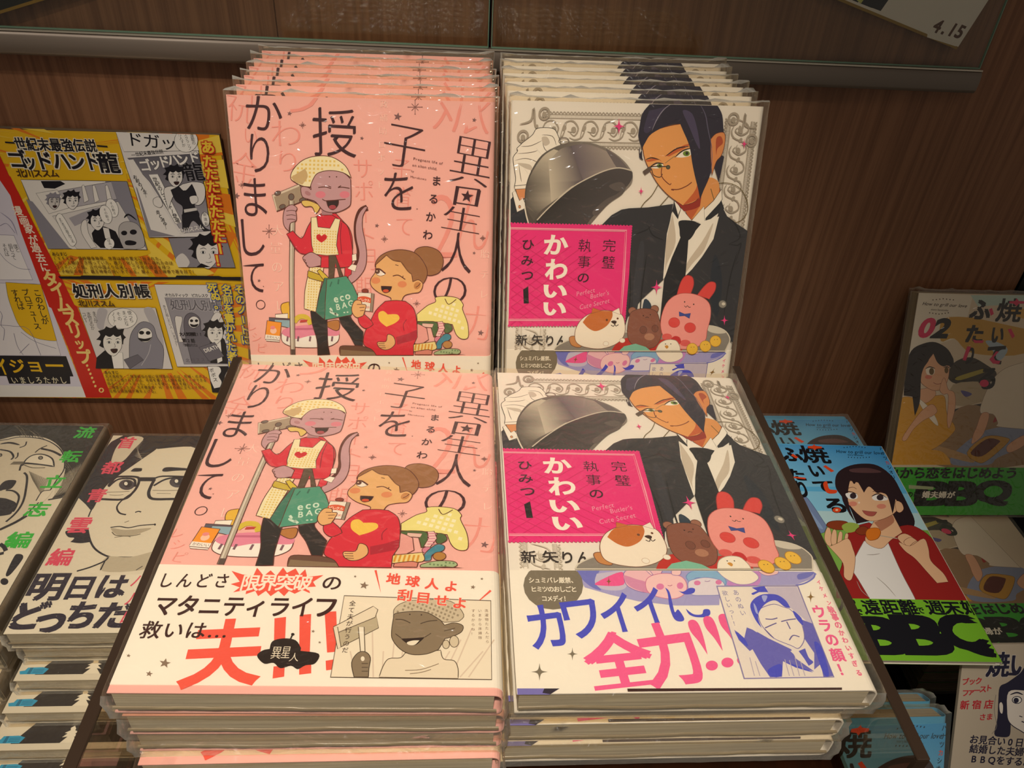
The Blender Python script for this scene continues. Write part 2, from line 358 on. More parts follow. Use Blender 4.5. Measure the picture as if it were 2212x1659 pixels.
    a.f('f39a26', '285,930* 400,945* 385,1080* 268,1070*', 0, K); a.f('f6efe6', '272,1040* 388,1052* 385,1085* 268,1075*', 0); a.f('f6efe6', '270,1078* 385,1088* 383,1100* 280,1092*', 0, K, .25); a.ell('f6c9b0', 335, 1010, 26, 24); a.ell('ea8d8d', 330, 985, 20, 14); a.ts('5a3020', 'かわいい', 292, 1058, 368, 1066, 26, 26, -5)
    a.f('f4f0ea', '398,1060 420,1005 520,985 740,985 840,1010 858,1065 830,1110 740,1142 520,1142 420,1110', ol=K); a.f('e58aa6', '402,1030 440,990 620,965 830,990 855,1045 760,1052 640,1048 520,1075 450,1060')
    a.f('c86a8a', '500,990* 770,985* 768,1003* 500,1005*', 0)
    for x in (450, 535, 630, 805): a.l('7a5664', 1.0, [(x, 1055, 0), (x-6, 1095, 0)])
    a.l('d8c03c', 2.6, '500,940 540,900 600,905 632,960'); a.f('c2413c', '550,925* 610,922* 600,940* 545,945*', 0); a.f('b87a3c', '750,950 800,930 855,930 860,990 830,1010 760,975', ol=K)
    # mop and the figure with apron and headscarf (plain generic figure)
    SK, RD, RD2, CH, CH2 = 'c49aa2', 'd8283e', 'b01c34', 'f0e6bc', 'e2c46a'
    a.l(K, 2.9, '1082,30 1030,60 1000,150 1000,260 1020,370 1010,460 960,540 930,640', 0); a.f(SK, '1085,28* 1060,25 1015,80 990,170 995,280 1018,390 1000,480 950,530 930,580 940,642* 1000,600 1060,520 1078,420 1065,300 1045,200 1045,110 1065,60', ol=K)
    a.view(*A)
    a.f('a5937e', '375,1250* 575,1168* 640,1280* 408,1370*', 0, K, .5); a.f('d9cbb8', '375,1250* 575,1168* 580,1182* 388,1262* 412,1352* 408,1370*', 0)
    for x, y in ((415, 1235), (450, 1335), (600, 1285)): a.ell('6b5f58', x, y, 24, 16, -20, K, .3)
    a.ell('6b5f58', 517, 1262, 21, 24, 0, K, .3)
    a.l(K, 2.7, [(518, 1290, 0), (523, 1660, 0)]); a.l('b5aa9a', 2.1, [(518, 1290, 0), (523, 1660, 0)]); a.l('ddd4c6', .6, [(514, 1290, 0), (519, 1660, 0)])
    a.view(*B); a.l(K, 2.7, '488,90 480,600 490,1200'); a.l('b5aa9a', 2.1, '488,90 480,600 490,1200'); a.l('ddd4c6', .6, '482,90 475,600 485,1200'); a.f('5a4a44', '474,1158* 508,1158* 508,1200* 476,1200*', 0)
    # legs, apron skirt, bag
    a.f('26201f', '630,850* 760,850* 765,1000 770,1120 785,1200* 688,1205* 680,1080 645,960', ol=K); a.f('26201f', '850,860* 950,870* 960,920 1050,1020* 1045,1130* 985,1128* 930,1030 870,950', ol=K)
    a.f(CH, '625,500* 735,505* 720,620 690,760 675,862* 580,835* 585,700 605,590', ol=K); gingham(a, CH2, '632,510 725,515 700,700 672,850 590,825 600,650', 21, .05)
    a.f(RD, '905,480* 960,500* 955,560* 900,600*', 0, K)
    a.view(*A)
    # torso and sleeves
    a.f(RD, '745,1385* 850,1385* 900,1440 945,1490 970,1560 975,1660* 650,1660* 650,1480 690,1420', ol=K)
    a.view(*B)
    a.f(RD, '700,90* 800,88* 880,140 930,190 960,330 965,430 955,500* 860,510* 780,500* 640,500* 600,410 545,390 500,345 440,240* 490,215* 560,275 610,180 650,120', ol=K)
    a.f(CH, '635,110* 680,105* 690,185* 785,195* 825,115* 868,125* 845,250 838,330 855,405* 760,412* 660,400* 640,330 635,240', 0, K); gingham(a, CH2, '640,215 700,200 790,212 838,215 838,330 848,400 700,408 648,385 642,300', 21, .05)
    a.l('9c1a30', .4, '440,240 480,300 545,390 600,400'); a.l('8c1630', .4, '878,150 868,260 880,400'); a.f('f5efdf', '960,405* 995,398* 998,450* 962,455*', 0, K, .25); a.f('f5efdf', '925,515* 960,480* 1000,490* 985,540*', 0, K, .25)
    a.f('cc1220', '718,310* 680,280 680,250 702,242 718,258* 738,242 760,255 755,282')
    a.f(RD, '715,420* 775,420* 778,508* 712,508*', 0, K); a.f(SK, '568,430 600,400 640,386 690,410 715,430* 712,490* 650,505 610,500 590,470', ol=K); a.l(K, .3, '575,440 590,448 583,460 600,470 595,482 612,492')
    a.f('5c4a38', '778,412* 830,412* 890,575* 860,580* 828,470* 815,590* 775,592*', 0, K); a.f('c8b032', '610,548* 625,535 760,590 778,610 760,625 620,590', ol=K); a.f('d6bf3c', '682,535* 705,520* 775,590 770,618 735,605', ol=K)
    a.f('3e7a66', '742,590* 790,590* 740,920* 672,862* 700,720', 0, K); a.f('4f9a80', '760,600* 915,575* 970,650 1010,740 1000,800 955,885* 745,925* 748,780', 0, K); a.l('3a705e', .8, '855,600 850,640'); a.l('3a705e', .6, '800,620 785,660')
    a.ts('cfe6d4', 'eco', 832, 752, 925, 728, 78, 84, 6, .018); a.ts('cfe6d4', 'BAG', 850, 818, 950, 790, 60, 66, 6, .018); a.l('cfe6d4', 1.1, '785,830 800,850 790,860 830,880 825,870 850,890'); a.ell('cfe6d4', 900, 865, 8, 5); a.ell('cfe6d4', 925, 862, 8, 5)
    a.view(*A)
    a.f(SK, '470,1350 520,1320 560,1345 550,1370* 555,1400 552,1440 510,1460 500,1520* 465,1480 455,1420', ol=K); a.l(K, .3, '480,1368 520,1362 550,1368'); a.l(K, .3, '480,1400 520,1395 550,1402'); a.l(K, .3, '485,1430 520,1428 548,1434')
    a.f('ad8088', '742,1350* 825,1370* 822,1395* 745,1395*', 0); a.f('e2c46a', '600,1290 650,1290 720,1320 730,1345 700,1385 670,1335 620,1335 595,1310', ol=K)
    a.f(SK, '590,1190 640,1190 665,1210* 665,1130 720,1075 830,1065 910,1085 960,1130* 962,1290 940,1340 850,1378 760,1365 700,1300 650,1280 600,1260', ol=K)
    a.f(CH, '512,1120 530,1060 600,990 700,958 820,965 920,1030 965,1120* 900,1080 800,1065 715,1085 680,1130 658,1188* 600,1180 540,1150', ol=K); gingham(a, CH2, '520,1115 540,1060 605,995 700,965 820,972 910,1030 945,1095 900,1072 800,1057 712,1078 670,1130 650,1175 600,1170 545,1145', 30, .03)
    a.f('c9ad7c', '515,1115* 620,1050* 640,1110 600,1170* 545,1150'); a.ell('b07c84', 640, 1235, 24, 15, 30)
    for x, y in ((735, 1245), (915, 1245)): a.ell('dc8092', x, y, 38, 26)
    for x in (802, 855): a.ell(K, x, 1112, 5, 5)
    a.l(K, .45, '718,1192 770,1188 815,1200'); a.l(K, .45, '865,1192 900,1190 952,1198'); a.l(K, .4, '792,1180 815,1190'); a.l(K, .4, '888,1178 868,1190')
    a.f('2c1414', '778,1290* 870,1285* 865,1325 830,1358 795,1340', ol=K); a.ell('a8404c', 825, 1338, 26, 16); a.l(K, .4, '748,1278 780,1292 870,1284 922,1280')
    # the seated figure in the red jumper
    a.view(*B); FK = 'e6b478'
    a.f('6b4a3a', '868,1135 960,1130 1050,1135 1150,1170 1158,1205* 865,1205*', ol=K); a.f('8a7258', '872,1160* 1150,1180* 1155,1205* 868,1205*', 0)
    # pile of clothes
    a.f('ece28e', '1475,880* 1560,810 1625,780 1625,745 1700,735 1800,750 1845,800 1840,840 1880,950 1885,1060 1835,1075 1790,1040 1760,960* 1640,940* 1480,935*', ol=K); gingham(a, 'f4f0cc', '1640,800 1800,780 1840,900 1860,1030 1780,960 1640,930 1540,900', 40, .3, .6)
    a.l(K, .4, '1700,755 1730,800 1790,760'); a.f('4f6a3c', '1480,940* 1560,935 1640,950 1640,1050* 1610,1060* 1590,985* 1480,965*', ol=K); a.f('4f6a3c', '1700,955 1745,960 1760,1000 1720,1030 1695,1015', ol=K)
    a.f('e6c0b4', '1520,950* 1610,955* 1600,985* 1520,980*', 0, K, .25); a.f('e7a29c', '1480,955* 1510,965* 1555,990* 1570,1080 1510,1120* 1460,1110*', 0, K); a.f('f0c8c4', '1640,940* 1680,935* 1700,990 1660,1060* 1625,1050* 1650,990', 0, K); a.ell('d8849c', 1648, 1078, 32, 24, 0, K, .25)
    for y in (955, 975, 995, 1015, 1035): a.l('d8849c', .5, [(1645, y, 0), (1690, y-4, 0)])
    a.f('3f8aa0', '1700,1035 1745,1045 1740,1080 1680,1110 1670,1150 1625,1150 1640,1095', ol=K); a.ell('b8823e', 1720, 1120, 38, 30, 0, K); a.f('ecd890', '1445,1120* 1620,1095* 1625,1160 1450,1175*', ol=K)
    for x in range(1470, 1620, 26): a.l('d99a34', .8, [(x, 1115, 0), (x-8, 1165, 0)])
    a.f('d98a7c', '1465,1175* 1560,1160 1600,1170* 1595,1200* 1460,1200*', ol=K); a.f('a8bd90', '1620,1180 1700,1155 1800,1155 1825,1180 1800,1198* 1615,1200*', ol=K); gingham(a, '6f8a60', '1630,1180 1700,1160 1800,1160 1820,1180 1790,1194 1640,1195', 22, .1); a.f(K, '1640,1200* 1760,1192 1868,1200*', 0)
    # hair, face
    a.f('9a6a42', '1450,400 1480,355 1560,340 1650,375 1688,450 1660,540 1590,570 1540,560* 1460,420*', ol=K)
    a.f('9a6a42', '1145,500 1170,430 1250,380 1360,365 1470,395 1540,480 1560,560 1520,640 1440,640* 1200,520*', ol=K)
    a.f(FK, '1150,485* 1235,408* 1290,450 1350,462* 1400,530 1435,560* 1445,620* 1490,605 1525,640 1500,700 1440,712 1380,730 1355,775* 1270,770* 1265,745 1180,710 1115,655 1110,600 1145,545', ol=K)
    a.ell('c88a50', 1480, 650, 26, 32, 30); a.l(K, .35, '1468,665 1490,650 1505,630'); a.l('7a4e2c', .5, '1235,408 1290,450 1350,462 1400,530 1435,560')
    a.f('f2e8dc', '1148,530* 1180,525 1225,560* 1190,575 1155,560', ol=K, w=.2); a.ell('5c3426', 1163, 537, 20, 20); a.ell('d8b8a0', 1160, 534, 6, 6); a.l(K, .6, '1145,520 1180,518 1228,555'); a.l(K, .5, '1285,575 1330,568 1385,602'); a.l(K, .4, '1362,590 1368,572'); a.l(K, .35, '1305,485 1330,492')
    for x, y in ((1150, 610), (1360, 640)): a.ell('e08f60', x, y, 36, 26)
    a.f('2c1414', '1193,655* 1278,658* 1262,695 1225,708 1200,690', ol=K); a.ell('d4502c', 1230, 692, 24, 12)
    a.f(FK, '1275,745* 1352,745* 1352,778* 1275,778*', 0)
    a.f(RD, '1225,775* 1310,768 1385,775* 1450,830 1475,930 1480,1060* 1450,1125* 1450,1205* 1155,1205* 1120,1160 1055,1120 1060,1030 1100,950 1150,850', ol=K); a.f(RD, '1010,900 1050,870* 1110,925 1130,960* 1095,985 1060,990 1020,955', ol=K)
    a.f('f0c850', '1235,978* 1180,930 1172,870 1210,852 1245,880* 1320,880 1338,915 1300,950')
    a.l('9c1a30', .4, '1395,920 1370,960 1375,1010'); a.f(RD2, '1310,1060* 1400,1035* 1480,1000* 1470,1080* 1320,1120*'); a.f(FK, '1165,1100 1230,1095 1245,1040 1290,1055 1305,1110 1270,1150 1220,1162 1175,1140', ol=K); a.l(K, .3, '1170,1112 1220,1112'); a.l(K, .3, '1172,1128 1225,1130'); a.l(K, .3, '1185,1145 1230,1146')
    a.f('ece6da', '1008,705* 1115,710* 1105,855* 1000,845*', 0, K); a.f('9a8c7c', '1115,710* 1138,715* 1125,860* 1105,855*', 0, K, .25); a.f('dc5a34', '1008,745 1060,735 1112,750* 1110,790* 1060,780 1004,785*'); a.ell('8c3a2c', 1065, 692, 26, 16, 0, K, .25); a.ts('fbe9d8', 'ピレクル', 1022, 762, 1092, 768, 26, 26, 0, .02); a.ts('dc5a34', '200', 1070, 822, 1095, 822, 26, 26)
    a.f(FK, '960,820 985,770 1030,770 1040,800* 1072,805 1065,845 1050,890* 1000,905 965,870', ol=K); a.l(K, .3, '1000,800 1035,800'); a.l(K, .3, '1020,825 1060,822'); a.l(K, .3, '1025,850 1055,848')
    return a
def pink_obi():
    a = Art(P_PF, .3); a.lim = (0, .5, 126.5, 53); V5 = (200, 1220, .20796); V6 = (640, 1220, .20796)
    K, R, G = '3a140e', 'f05a48', '8a7462'; a.view(*V5)
    a.t(R, '夫', 1370, 910, 840, 700, 4, 'o.03')
    a.f(R, '1890,560* 2010,545* 1990,1010* 1880,1020*', 0); a.f(R, '1880,1060* 1995,1050* 1990,1165* 1870,1185*', 0); 
    a.view(*V6); a.f(R, '35,525* 155,515* 140,920* 30,930*', 0); a.f(R, '30,980* 155,970* 155,1130* 30,1145*', 0); a.f(R, '295,495* 415,485* 430,905* 320,915*', 0); a.f(R, '305,1000* 395,985* 390,1090* 310,1100*', 0)
    a.view(*V5)
    a.f(R, '1445,68* 1560,105* 1670,118* 1710,35* 1780,120* 1850,62* 1910,120* 1980,32* 2020,88* 2110,42* 2150,110* 2210,50* 2230,130* 2400,110* 2290,180* 2320,230* 2240,235* 2260,300* 2180,265* 2100,305* 2040,275* 1990,330* 1930,275* 1850,330* 1800,275* 1720,330* 1690,275* 1590,310* 1600,265* 1460,290* 1530,240* 1435,205* 1530,180*', 0)
    a.ts('fdeee0', '限界突破', 1640, 190, 2185, 185, 205, 175, 0, .018)
    a.ts(K, 'しんどさ', 770, 165, 1345, 170, 165, 160, 0, .012); a.view(*V6); a.t(K, 'の', 370, 195, 190, 130, 0, .012); a.view(*V5)
    a.ts(K, 'マタニティライ', 755, 425, 2180, 440, 245, 225, 0, .018); a.view(*V6); a.t(K, 'フ', 305, 450, 215, 185, 0, .025); a.view(*V5)
    a.ts(K, '救いは…', 610, 680, 1310, 685, 225, 185, 0, .012)
    for x, y, r in ((375, 950, 20), (752, 1028, 52), (590, 1138, 32)): a.star(G, x, y, r, rot=.2, k=1.2)
    a.view(*V6)
    for x, y, r in ((612, 125, 15), (705, 218, 42), (1928, 148, 15), (1836, 234, 24), (175, 695, 18), (243, 810, 15)): a.star(G, x, y, r, rot=.2, k=1.2)
    a.f(R, '812,62* 835,58* 880,300*', 0); a.f(R, '2030,275* 2012,262* 1830,435*', 0)
    # framed grey drawing
    a.f('d8c8b4', '498,325* 2022,375* 2030,1195* 355,1172*', 0); a.f('efe4d0', '503,332* 2016,382* 2024,1188* 365,1166*', 0)
    for i in range(14): a.l('dccab8', .5, [(620+i*90, 1170, 0), (560+i*115, 900-(i % 3)*120, 0)])
    a.l('4a3a2c', .35, '498,325* 2022,375* 2030,1195* 355,1172* 498,325*', 0, 0)
    GR = '8b7a63'
    a.f('e9dcc6', '860,1172* 900,1060 960,980 1080,970 1130,920* 1500,890* 1530,980 1640,1000 1680,1080 1680,1185*', ol='5a4a38', w=.3); a.l('8f7c66', .3, '1130,1100 1300,1090 1480,1030'); a.l('8f7c66', .3, '1180,1135 1300,1120 1400,1090')
    a.f('cdbfa6', '1010,530* 1020,460 1100,400 1250,370 1600,380 1740,520 1690,590* 1540,600* 1250,490*', ol='5a4a38', w=.25); gingham(a, '9c8d76', '1030,520 1060,450 1150,400 1300,380 1600,390 1700,500 1680,570 1550,590 1250,485', 42, .4)
    a.f(GR, '1010,550* 1030,510 1200,488 1360,500 1500,580* 1540,630* 1640,605 1730,635 1715,700 1620,750 1545,770* 1510,830 1475,885* 1350,930 1200,935 1080,880 1000,780 990,690', ol='4a3a2c', w=.3)
    a.f('2c1a12', '1085,770* 1210,765* 1335,755* 1290,800 1230,840 1150,820'); a.f('f0e6d2', '1150,810 1210,790 1280,788* 1230,835 1170,835'); a.l('4a3a2c', .3, '1030,720 1090,765'); a.l('4a3a2c', .3, '1335,755 1400,715'); a.l('4a3a2c', .35, '1030,570 1110,575 1185,608'); a.l('4a3a2c', .35, '1290,615 1370,590 1465,580'); a.ell('2c1a12', 1180, 518, 8, 6); a.ell('2c1a12', 1300, 524, 8, 6)
    a.l('5a4a38', .35, '1535,690 1600,675 1650,660'); a.ell('d6c8ae', 1640, 800, 48, 60, 0, '5a4a38', .25); a.ell('d6c8ae', 1555, 830, 36, 45, 0, '5a4a38', .25)
    a.f('bdb095', '400,700* 830,520* 855,660* 440,870*', 0, '5a4a38', .3); a.f('e9dcc6', '385,650* 800,435* 848,470 820,550* 430,710*', 0, '5a4a38', .3); a.f('e9dcc6', '385,660* 430,650* 465,860* 430,880*', 0, '5a4a38', .25)
    a.f('efe6d4', '645,650* 705,650* 715,930* 670,940*', 0, '5a4a38', .3); a.f(GR, '575,1020 640,920 720,910 770,970 755,1080 750,1170* 600,1170*', ol='4a3a2c', w=.3); a.ell('efe6d4', 690, 980, 20, 25)
    for y in (1030, 1070, 1110): a.l('4a3a2c', .25, [(680, y, 0), (745, y, 0)])
    a.ts('4a3426', '全て夫が行うのだ', 585, 405, 508, 890, 68, 60, 0, .01)
    a.ts(R, '地球人よ', 1010, 150, 1610, 225, 150, 120, -4, .028); a.ts(R, '刮目せよ', 1130, 320, 1700, 400, 165, 125, -4, .028, out='f6ead6', ob=.05)
    for i, s_ in enumerate(('洗濯物たたんだら', 'いまから床掃除', 'するからね！')): a.ts('7a5a44', s_, 1975-68*i, 480, 1985-75*i, 480+40*len(s_), 40, 34)
    # little dark saucer with letters
    a.view(*V5); a.f('22120c', '1712,940 1770,895 1840,880* 1870,800 1990,770 2110,790 2165,870* 2160,900* 2350,930 2310,1030 2210,1050 2130,1090 2060,1055 1950,1080 1880,1025 1790,1035 1730,990')
    a.l('22120c', .5, '2055,780 2080,725'); a.ell('22120c', 2080, 728, 18, 14); a.t('f0e4d0', '異', 1910, 920, 100, 120, 0, 's'); a.t('f0e4d0', '星', 2010, 915, 90, 115, 0, 's'); a.t('f0e4d0', '人', 2095, 965, 95, 85, 0, 's')
    return a
def lace(a, x0, y0, x1, y1, wd, col, n):
    """band of printed lace ornament between two points (crop units)"""
    L = math.hypot(x1-x0, y1-y0); ux, uy = (x1-x0)/L, (y1-y0)/L; vx, vy = -uy, ux
    P = lambda s_, t: (x0+ux*s_+vx*t, y0+uy*s_+vy*t, 0)
    for sd in (-1, 1):
        a.l(col, .45, [P(0, sd*wd*.33), P(L, sd*wd*.33)]); a.l(col, .3, [P(0, sd*wd*.44), P(L, sd*wd*.44)])
        k = int(L/26); a.l(col, .55, [P(L*i/(k*2), sd*wd*(.46 if i % 2 else .52)) for i in range(2*k+1)])
        for i in range(int(L/9)): a.l(col, .16, [P(i*9, sd*wd*.34), P(i*9, sd*wd*.44)])
    for i in range(n):
        c = L*(i+.5)/n; r = wd*.26
        a.l(col, .8, [P(c-r*1.4, r*.9), P(c-r*.9, -r*.7), P(c, -r), P(c+r*.6, -r*.2), P(c+r*.2, r*.6), P(c-r*.3, r*.3)], 1)
        a.l(col, .7, [P(c+r*1.5, -r*.9), P(c+r*1.1, r*.6), P(c+r*.3, r*1.05), P(c-r*.4, r*.8)], 1)
        x, y, _ = P(c+r*.1, -r*.05); a.ell(col, x, y, r*.28, r*.34); x, y, _ = P(c+r*1.25, -r*.2); a.ell(col, x, y, r*.2, r*.3, 30)
        a.l(col, .5, [P(c-r*.6, r*.1), P(c-r*.1, r*.2), P(c+r*.3, -r*.4)], 1)
def spark(a, col, x, y, w_, h_):
    a.f(col, [(x, y-h_, 1), (x+w_*.22, y-h_*.2, 0), (x+w_, y, 1), (x+w_*.22, y+h_*.2, 0), (x, y+h_, 1), (x-w_*.22, y+h_*.2, 0), (x-w_, y, 1), (x-w_*.22, y-h_*.2, 0)])
def white_cover():
    a = Art(P_WR); a.lim = (0, 0, 127, 182); A = (1060, 60, .28933); B = (1060, 440, .27125)
    LC, K, HP = 'a69c8e', '2a2220', 'e8287e'
    a.view(*A)
    lace(a, 390, 760, 1130, 775, 260, LC, 5); lace(a, 1870, 690, 1760, 1560, 230, LC, 6)
    for X in ((215, 720, 300, 690, 320, 600, 330, 720, 345, 750), (1980, 750, 1900, 730, 1900, 640, 1880, 740, 1860, 760)):
        a.l(LC, 1.2, [(X[i], X[i+1], 0) for i in range(0, 10, 2)], 1); a.ell(LC, X[8], X[9]-15, 10, 14)
    for x, y in ((240, 810), (400, 640), (1810, 680), (1945, 840)): a.ell(None, x, y, 36, 42, 20, LC, 1.1); a.ell(LC, x, y+8, 17, 22)
    # hand in a white glove
    GL, GS = 'f2ece0', 'c8beb0'
    a.f(GL, '175,1190* 185,1120 168,1000 170,960 200,920 195,900 225,870 240,855 310,800 340,755 400,745 470,755 500,800 520,880 480,980 330,1100 270,1200*', ol=K, w=.3)
    for q in ('225,885 300,880 385,840', '195,940 300,930 350,915', '180,990 260,975 340,1000 345,1040', '385,845 400,900 430,930', '340,900 390,960', '380,800 460,810 490,880', '210,1020 220,1100 230,1150', '250,1050 280,1090', '200,1010 290,1030 300,1080'): a.l('70655c', .35, q, 1)
    a.f(GS, '200,1010 290,1020 310,1060 260,1050'); a.f(GS, '380,820 420,815 440,860 400,880'); a.f(GL, '178,1180* 270,1170* 270,1200* 180,1205*', 0, K, .3)
    a.f('d9905c', '185,1205* 262,1200* 255,1270* 210,1290*', 0, K, .25); a.f('f0ebe0', '160,1230* 185,1215* 215,1290* 240,1270* 270,1340* 195,1375*', 0, K, .3); a.ell('d9905c', 215, 1335, 8, 12, 0, K, .2)
    a.f('23262f', '148,1280* 165,1260* 195,1380* 300,1340* 300,1480* 148,1480*', 0)
    # serving dome
    a.f(('4c4640', '8d857c', (300, 1200), (1050, 900)), '285,1490* 255,1330 260,1190 300,1070 380,950 500,880 620,852 760,862 900,920 1000,1000 1058,1080* 1050,1160 970,1240 860,1330 720,1490*')
    a.f(('5a544d', 'c4bba9', (285, 1200), (460, 1130)), '262,1330 268,1190 310,1075 390,960 470,905* 560,960 620,1170 500,1270 380,1360 320,1440*')
    a.f(('c4bba9', '5a5058', (440, 1130), (640, 1080)), '430,1000* 520,905 620,880* 660,1000 700,1130* 600,1185 500,1265 450,1300*')
    a.f(('6a6068', 'a0958c', (640, 1000), (860, 960)), '600,880* 720,870 860,920 900,960 960,1040* 830,1070 690,1140* 640,1000'); a.f('6b6364', '860,905 960,975 1040,1070* 950,1050 900,980')
    a.f(('2c2826', '4a4444', (500, 1250), (850, 1300)), '340,1440* 440,1340 600,1200 750,1115 870,1065 960,1050 1050,1068* 1055,1120 1000,1200 860,1320 760,1410 700,1490* 330,1490*')
    a.f('5d5552', '760,1370 860,1280 940,1240 1010,1180 980,1240 880,1310 790,1400'); a.f('5d5552', '880,1180 960,1150 1000,1180 950,1220'); a.l('cfc6b6', .6, '345,1435 440,1335 600,1195 750,1110 870,1060 960,1045 1050,1065')
    a.ell(None, 545, 845, 38, 26, 0, '6b6058', .4); a.l('e0d8c8', .7, '252,1330 265,1400 290,1490')
    # man in a dark suit
    SU, S2 = '2b2b31', '1d1e24'; a.f('f0ebe0', '1340,1500* 1370,1330* 1400,1290 1660,1230* 1700,1210* 1730,1290* 1690,1400* 1640,1560* 1340,1700*', 0)
    a.f('c4602e', '1430,1320* 1600,1150 1700,1180 1700,1290 1600,1350 1490,1440* 1455,1380', ol=K, w=.25); a.f('9a2a18', '1380,1290 1470,1300 1560,1270 1640,1200* 1560,1330 1440,1370*')
    a.f('e09a56', '1600,1130 1690,1140 1700,1230 1640,1320 1495,1430* 1560,1330*')
    a.f('e8a35c', '1130,880* 1180,790 1300,740 1440,715 1560,720* 1620,760 1640,1040 1600,1180 1530,1290 1430,1325* 1330,1255 1250,1170 1195,1080 1150,985', ol='6b2c16', w=.3)
    a.f('c8622f', '1440,730* 1500,760 1500,860 1330,960* 1300,955* 1430,880 1480,860 1470,800'); a.f('c8622f', '1500,965* 1600,1100 1560,1260 1430,1325* 1530,1200 1535,1080')
    a.f('c8622f', '1150,990* 1230,972 1275,1000* 1255,985 1180,1000'); a.l('3a1c12', .7, '1300,960 1390,900 1480,885', 1); a.l('3a1c12', .6, '1152,985 1200,970 1260,985', 1)
    a.f('f4efe4', '1380,965* 1440,915 1490,905* 1490,950 1430,968'); a.ell('6f8f2a', 1458, 938, 26, 20); a.ell('2a2a16', 1462, 936, 11, 13); a.l(K, .7, '1370,968 1430,918 1495,898', 1)
    a.f('f4efe4', '1195,1045* 1240,1015 1275,1010 1290,1035* 1240,1050'); a.ell('6f8f2a', 1258, 1030, 20, 16); a.ell('2a2a16', 1260, 1030, 9, 11); a.l(K, .7, '1185,1040 1235,1010 1290,1015', 1)
    a.l(K, .5, '1170,1050 1210,1035 1300,1035 1330,1030'); a.l('5a4a40', 2.2, [(1140, 1085, 0), (1195, 1045, 0)]); a.l(K, .4, '1200,1060 1215,1100 1260,1115 1280,1090'); a.ell('5a5a40', 1322, 1040, 14, 14, 0, K, .3); a.l('8a7a50', .3, '1300,1010 1360,965 1380,960')
    a.l('7a3418', .45, '1275,1040 1275,1110 1330,1168 1345,1160'); a.l('7a3418', .5, '1345,1205 1400,1205 1460,1180 1498,1152'); a.l('7a3418', .4, '1345,1208 1365,1212')
    HB = '241f33'
    a.f(HB, '1105,960 1130,985* 1125,900 1110,850 1100,800 1110,730 1130,640 1185,570* 1350,560 1590,568* 1690,580* 1725,650 1735,760 1740,800* 1700,860 1640,900* 1600,800 1560,760 1430,720 1330,725 1200,790 1150,860 1130,900')
    a.f(HB, '1380,640* 1430,760 1480,880 1500,1000 1520,1100 1545,1200 1560,1280* 1600,1180 1640,1080 1660,960 1640,900 1680,800 1600,640*'); a.f(HB, '1690,940* 1740,960* 1720,1060 1700,1150* 1660,1000')
    a.f('dd8e50', '1640,830* 1680,790 1740,785 1745,860 1720,950 1680,1000 1650,1100* 1640,960', ol='6b2c16', w=.25); a.f('b04c28', '1680,830 1715,810 1730,860 1690,900 1680,950'); 
    a.f('484060', '1430,620 1500,640 1540,760 1560,900 1530,860 1480,740'); a.f('3a3350', '1180,620* 1300,590* 1240,680 1180,780 1140,760'); a.l('8a8498', .5, '1345,568 1290,610 1240,680 1200,770', 1); a.l('5a5670', .5, '1560,570 1600,650 1620,760 1650,900', 1); a.l('6a6680', .3, '1640,850 1650,960 1640,1100', 1); a.l(HB, .4, '1108,900 1110,950 1135,985')
    for q in ('1250,1165 1200,1250 1140,1310 1110,1370 1130,1405 1200,1400 1260,1330 1330,1250', '1700,1158 1780,1160 1860,1200 1910,1290 1910,1380 1860,1440 1800,1450 1720,1410 1680,1330 1640,1200'): a.l('6b5a30', .38, q)
    a.f('f4efe4', '1365,1290* 1400,1320 1470,1430* 1500,1440* 1660,1290 1720,1205* 1725,1280* 1600,1460* 1580,1455* 1590,1340* 1500,1440* 1385,1450* 1420,1345* 1395,1400*', 0, K, .3)
    a.f('f4efe4', '1420,1345* 1500,1440* 1385,1450*', 0, K, .25); a.f('f4efe4', '1590,1330* 1595,1460* 1495,1440*', 0, K, .25)
    a.f(S2, '1365,1300* 1350,1370* 1390,1450* 1400,1410*', 0); a.f(S2, '1720,1290* 1740,1350* 1600,1455* 1600,1420*', 0)
    a.view(*B)
    a.f(SU, '880,170* 960,90 1040,45 1100,35* 1250,28* 1450,0* 1400,280 1385,480 1375,600* 1200,760 1090,900 1060,1000* 1100,560* 1120,170*', 0)
    a.f(SU, '1830,0* 1880,100 1960,160 2055,215* 2010,600 1960,900 1930,1100* 1380,900* 1380,600* 1500,600* 1640,420 1740,260 1810,80*', 0)
    a.f('f0ebe0', '1445,60* 1500,140* 1650,150* 1815,100* 1770,280 1680,420 1600,520 1520,600* 1500,440* 1370,600* 1385,400 1400,240*', 0); a.f('cbbfae', '1445,80* 1470,300 1400,480 1385,560* 1390,350 1410,220'); a.f('cbbfae', '1770,150 1700,360 1600,480 1530,580* 1560,470 1680,300')
    a.f('15161c', '1495,140* 1640,150* 1670,160* 1570,280* 1560,420* 1540,640 1500,1000* 1340,1000* 1380,600* 1440,430* 1505,280* 1520,240*', 0, '0a0a0e', .25); a.f('15161c', '1495,140 1560,130 1640,150 1620,230 1570,290 1510,270 1500,200')
    for q in ('1280,160 1250,200 1180,230 1120,250', '1250,170 1290,250 1380,290', '1880,100 1950,170 1980,270 1890,320', '1890,320 1960,330 1990,320 1940,480', '1240,400 1200,700 1180,1000', '1960,380 1900,600 1850,900', '1100,440 1110,700 1090,900'): a.l('101116', .7, q, 1)
    a.f('33343c', '1180,330 1220,330 1200,600 1150,900 1130,700'); a.f('1c2430', '1780,400 1840,600 1800,900 1740,700'); a.f('26384a', '1220,760 1280,820 1240,980 1200,960')
    a.ell('8a867e', 1843, 797, 32, 32, 0, '3a3a3a', .4); a.ell('d6cfc0', 1850, 795, 14, 12)
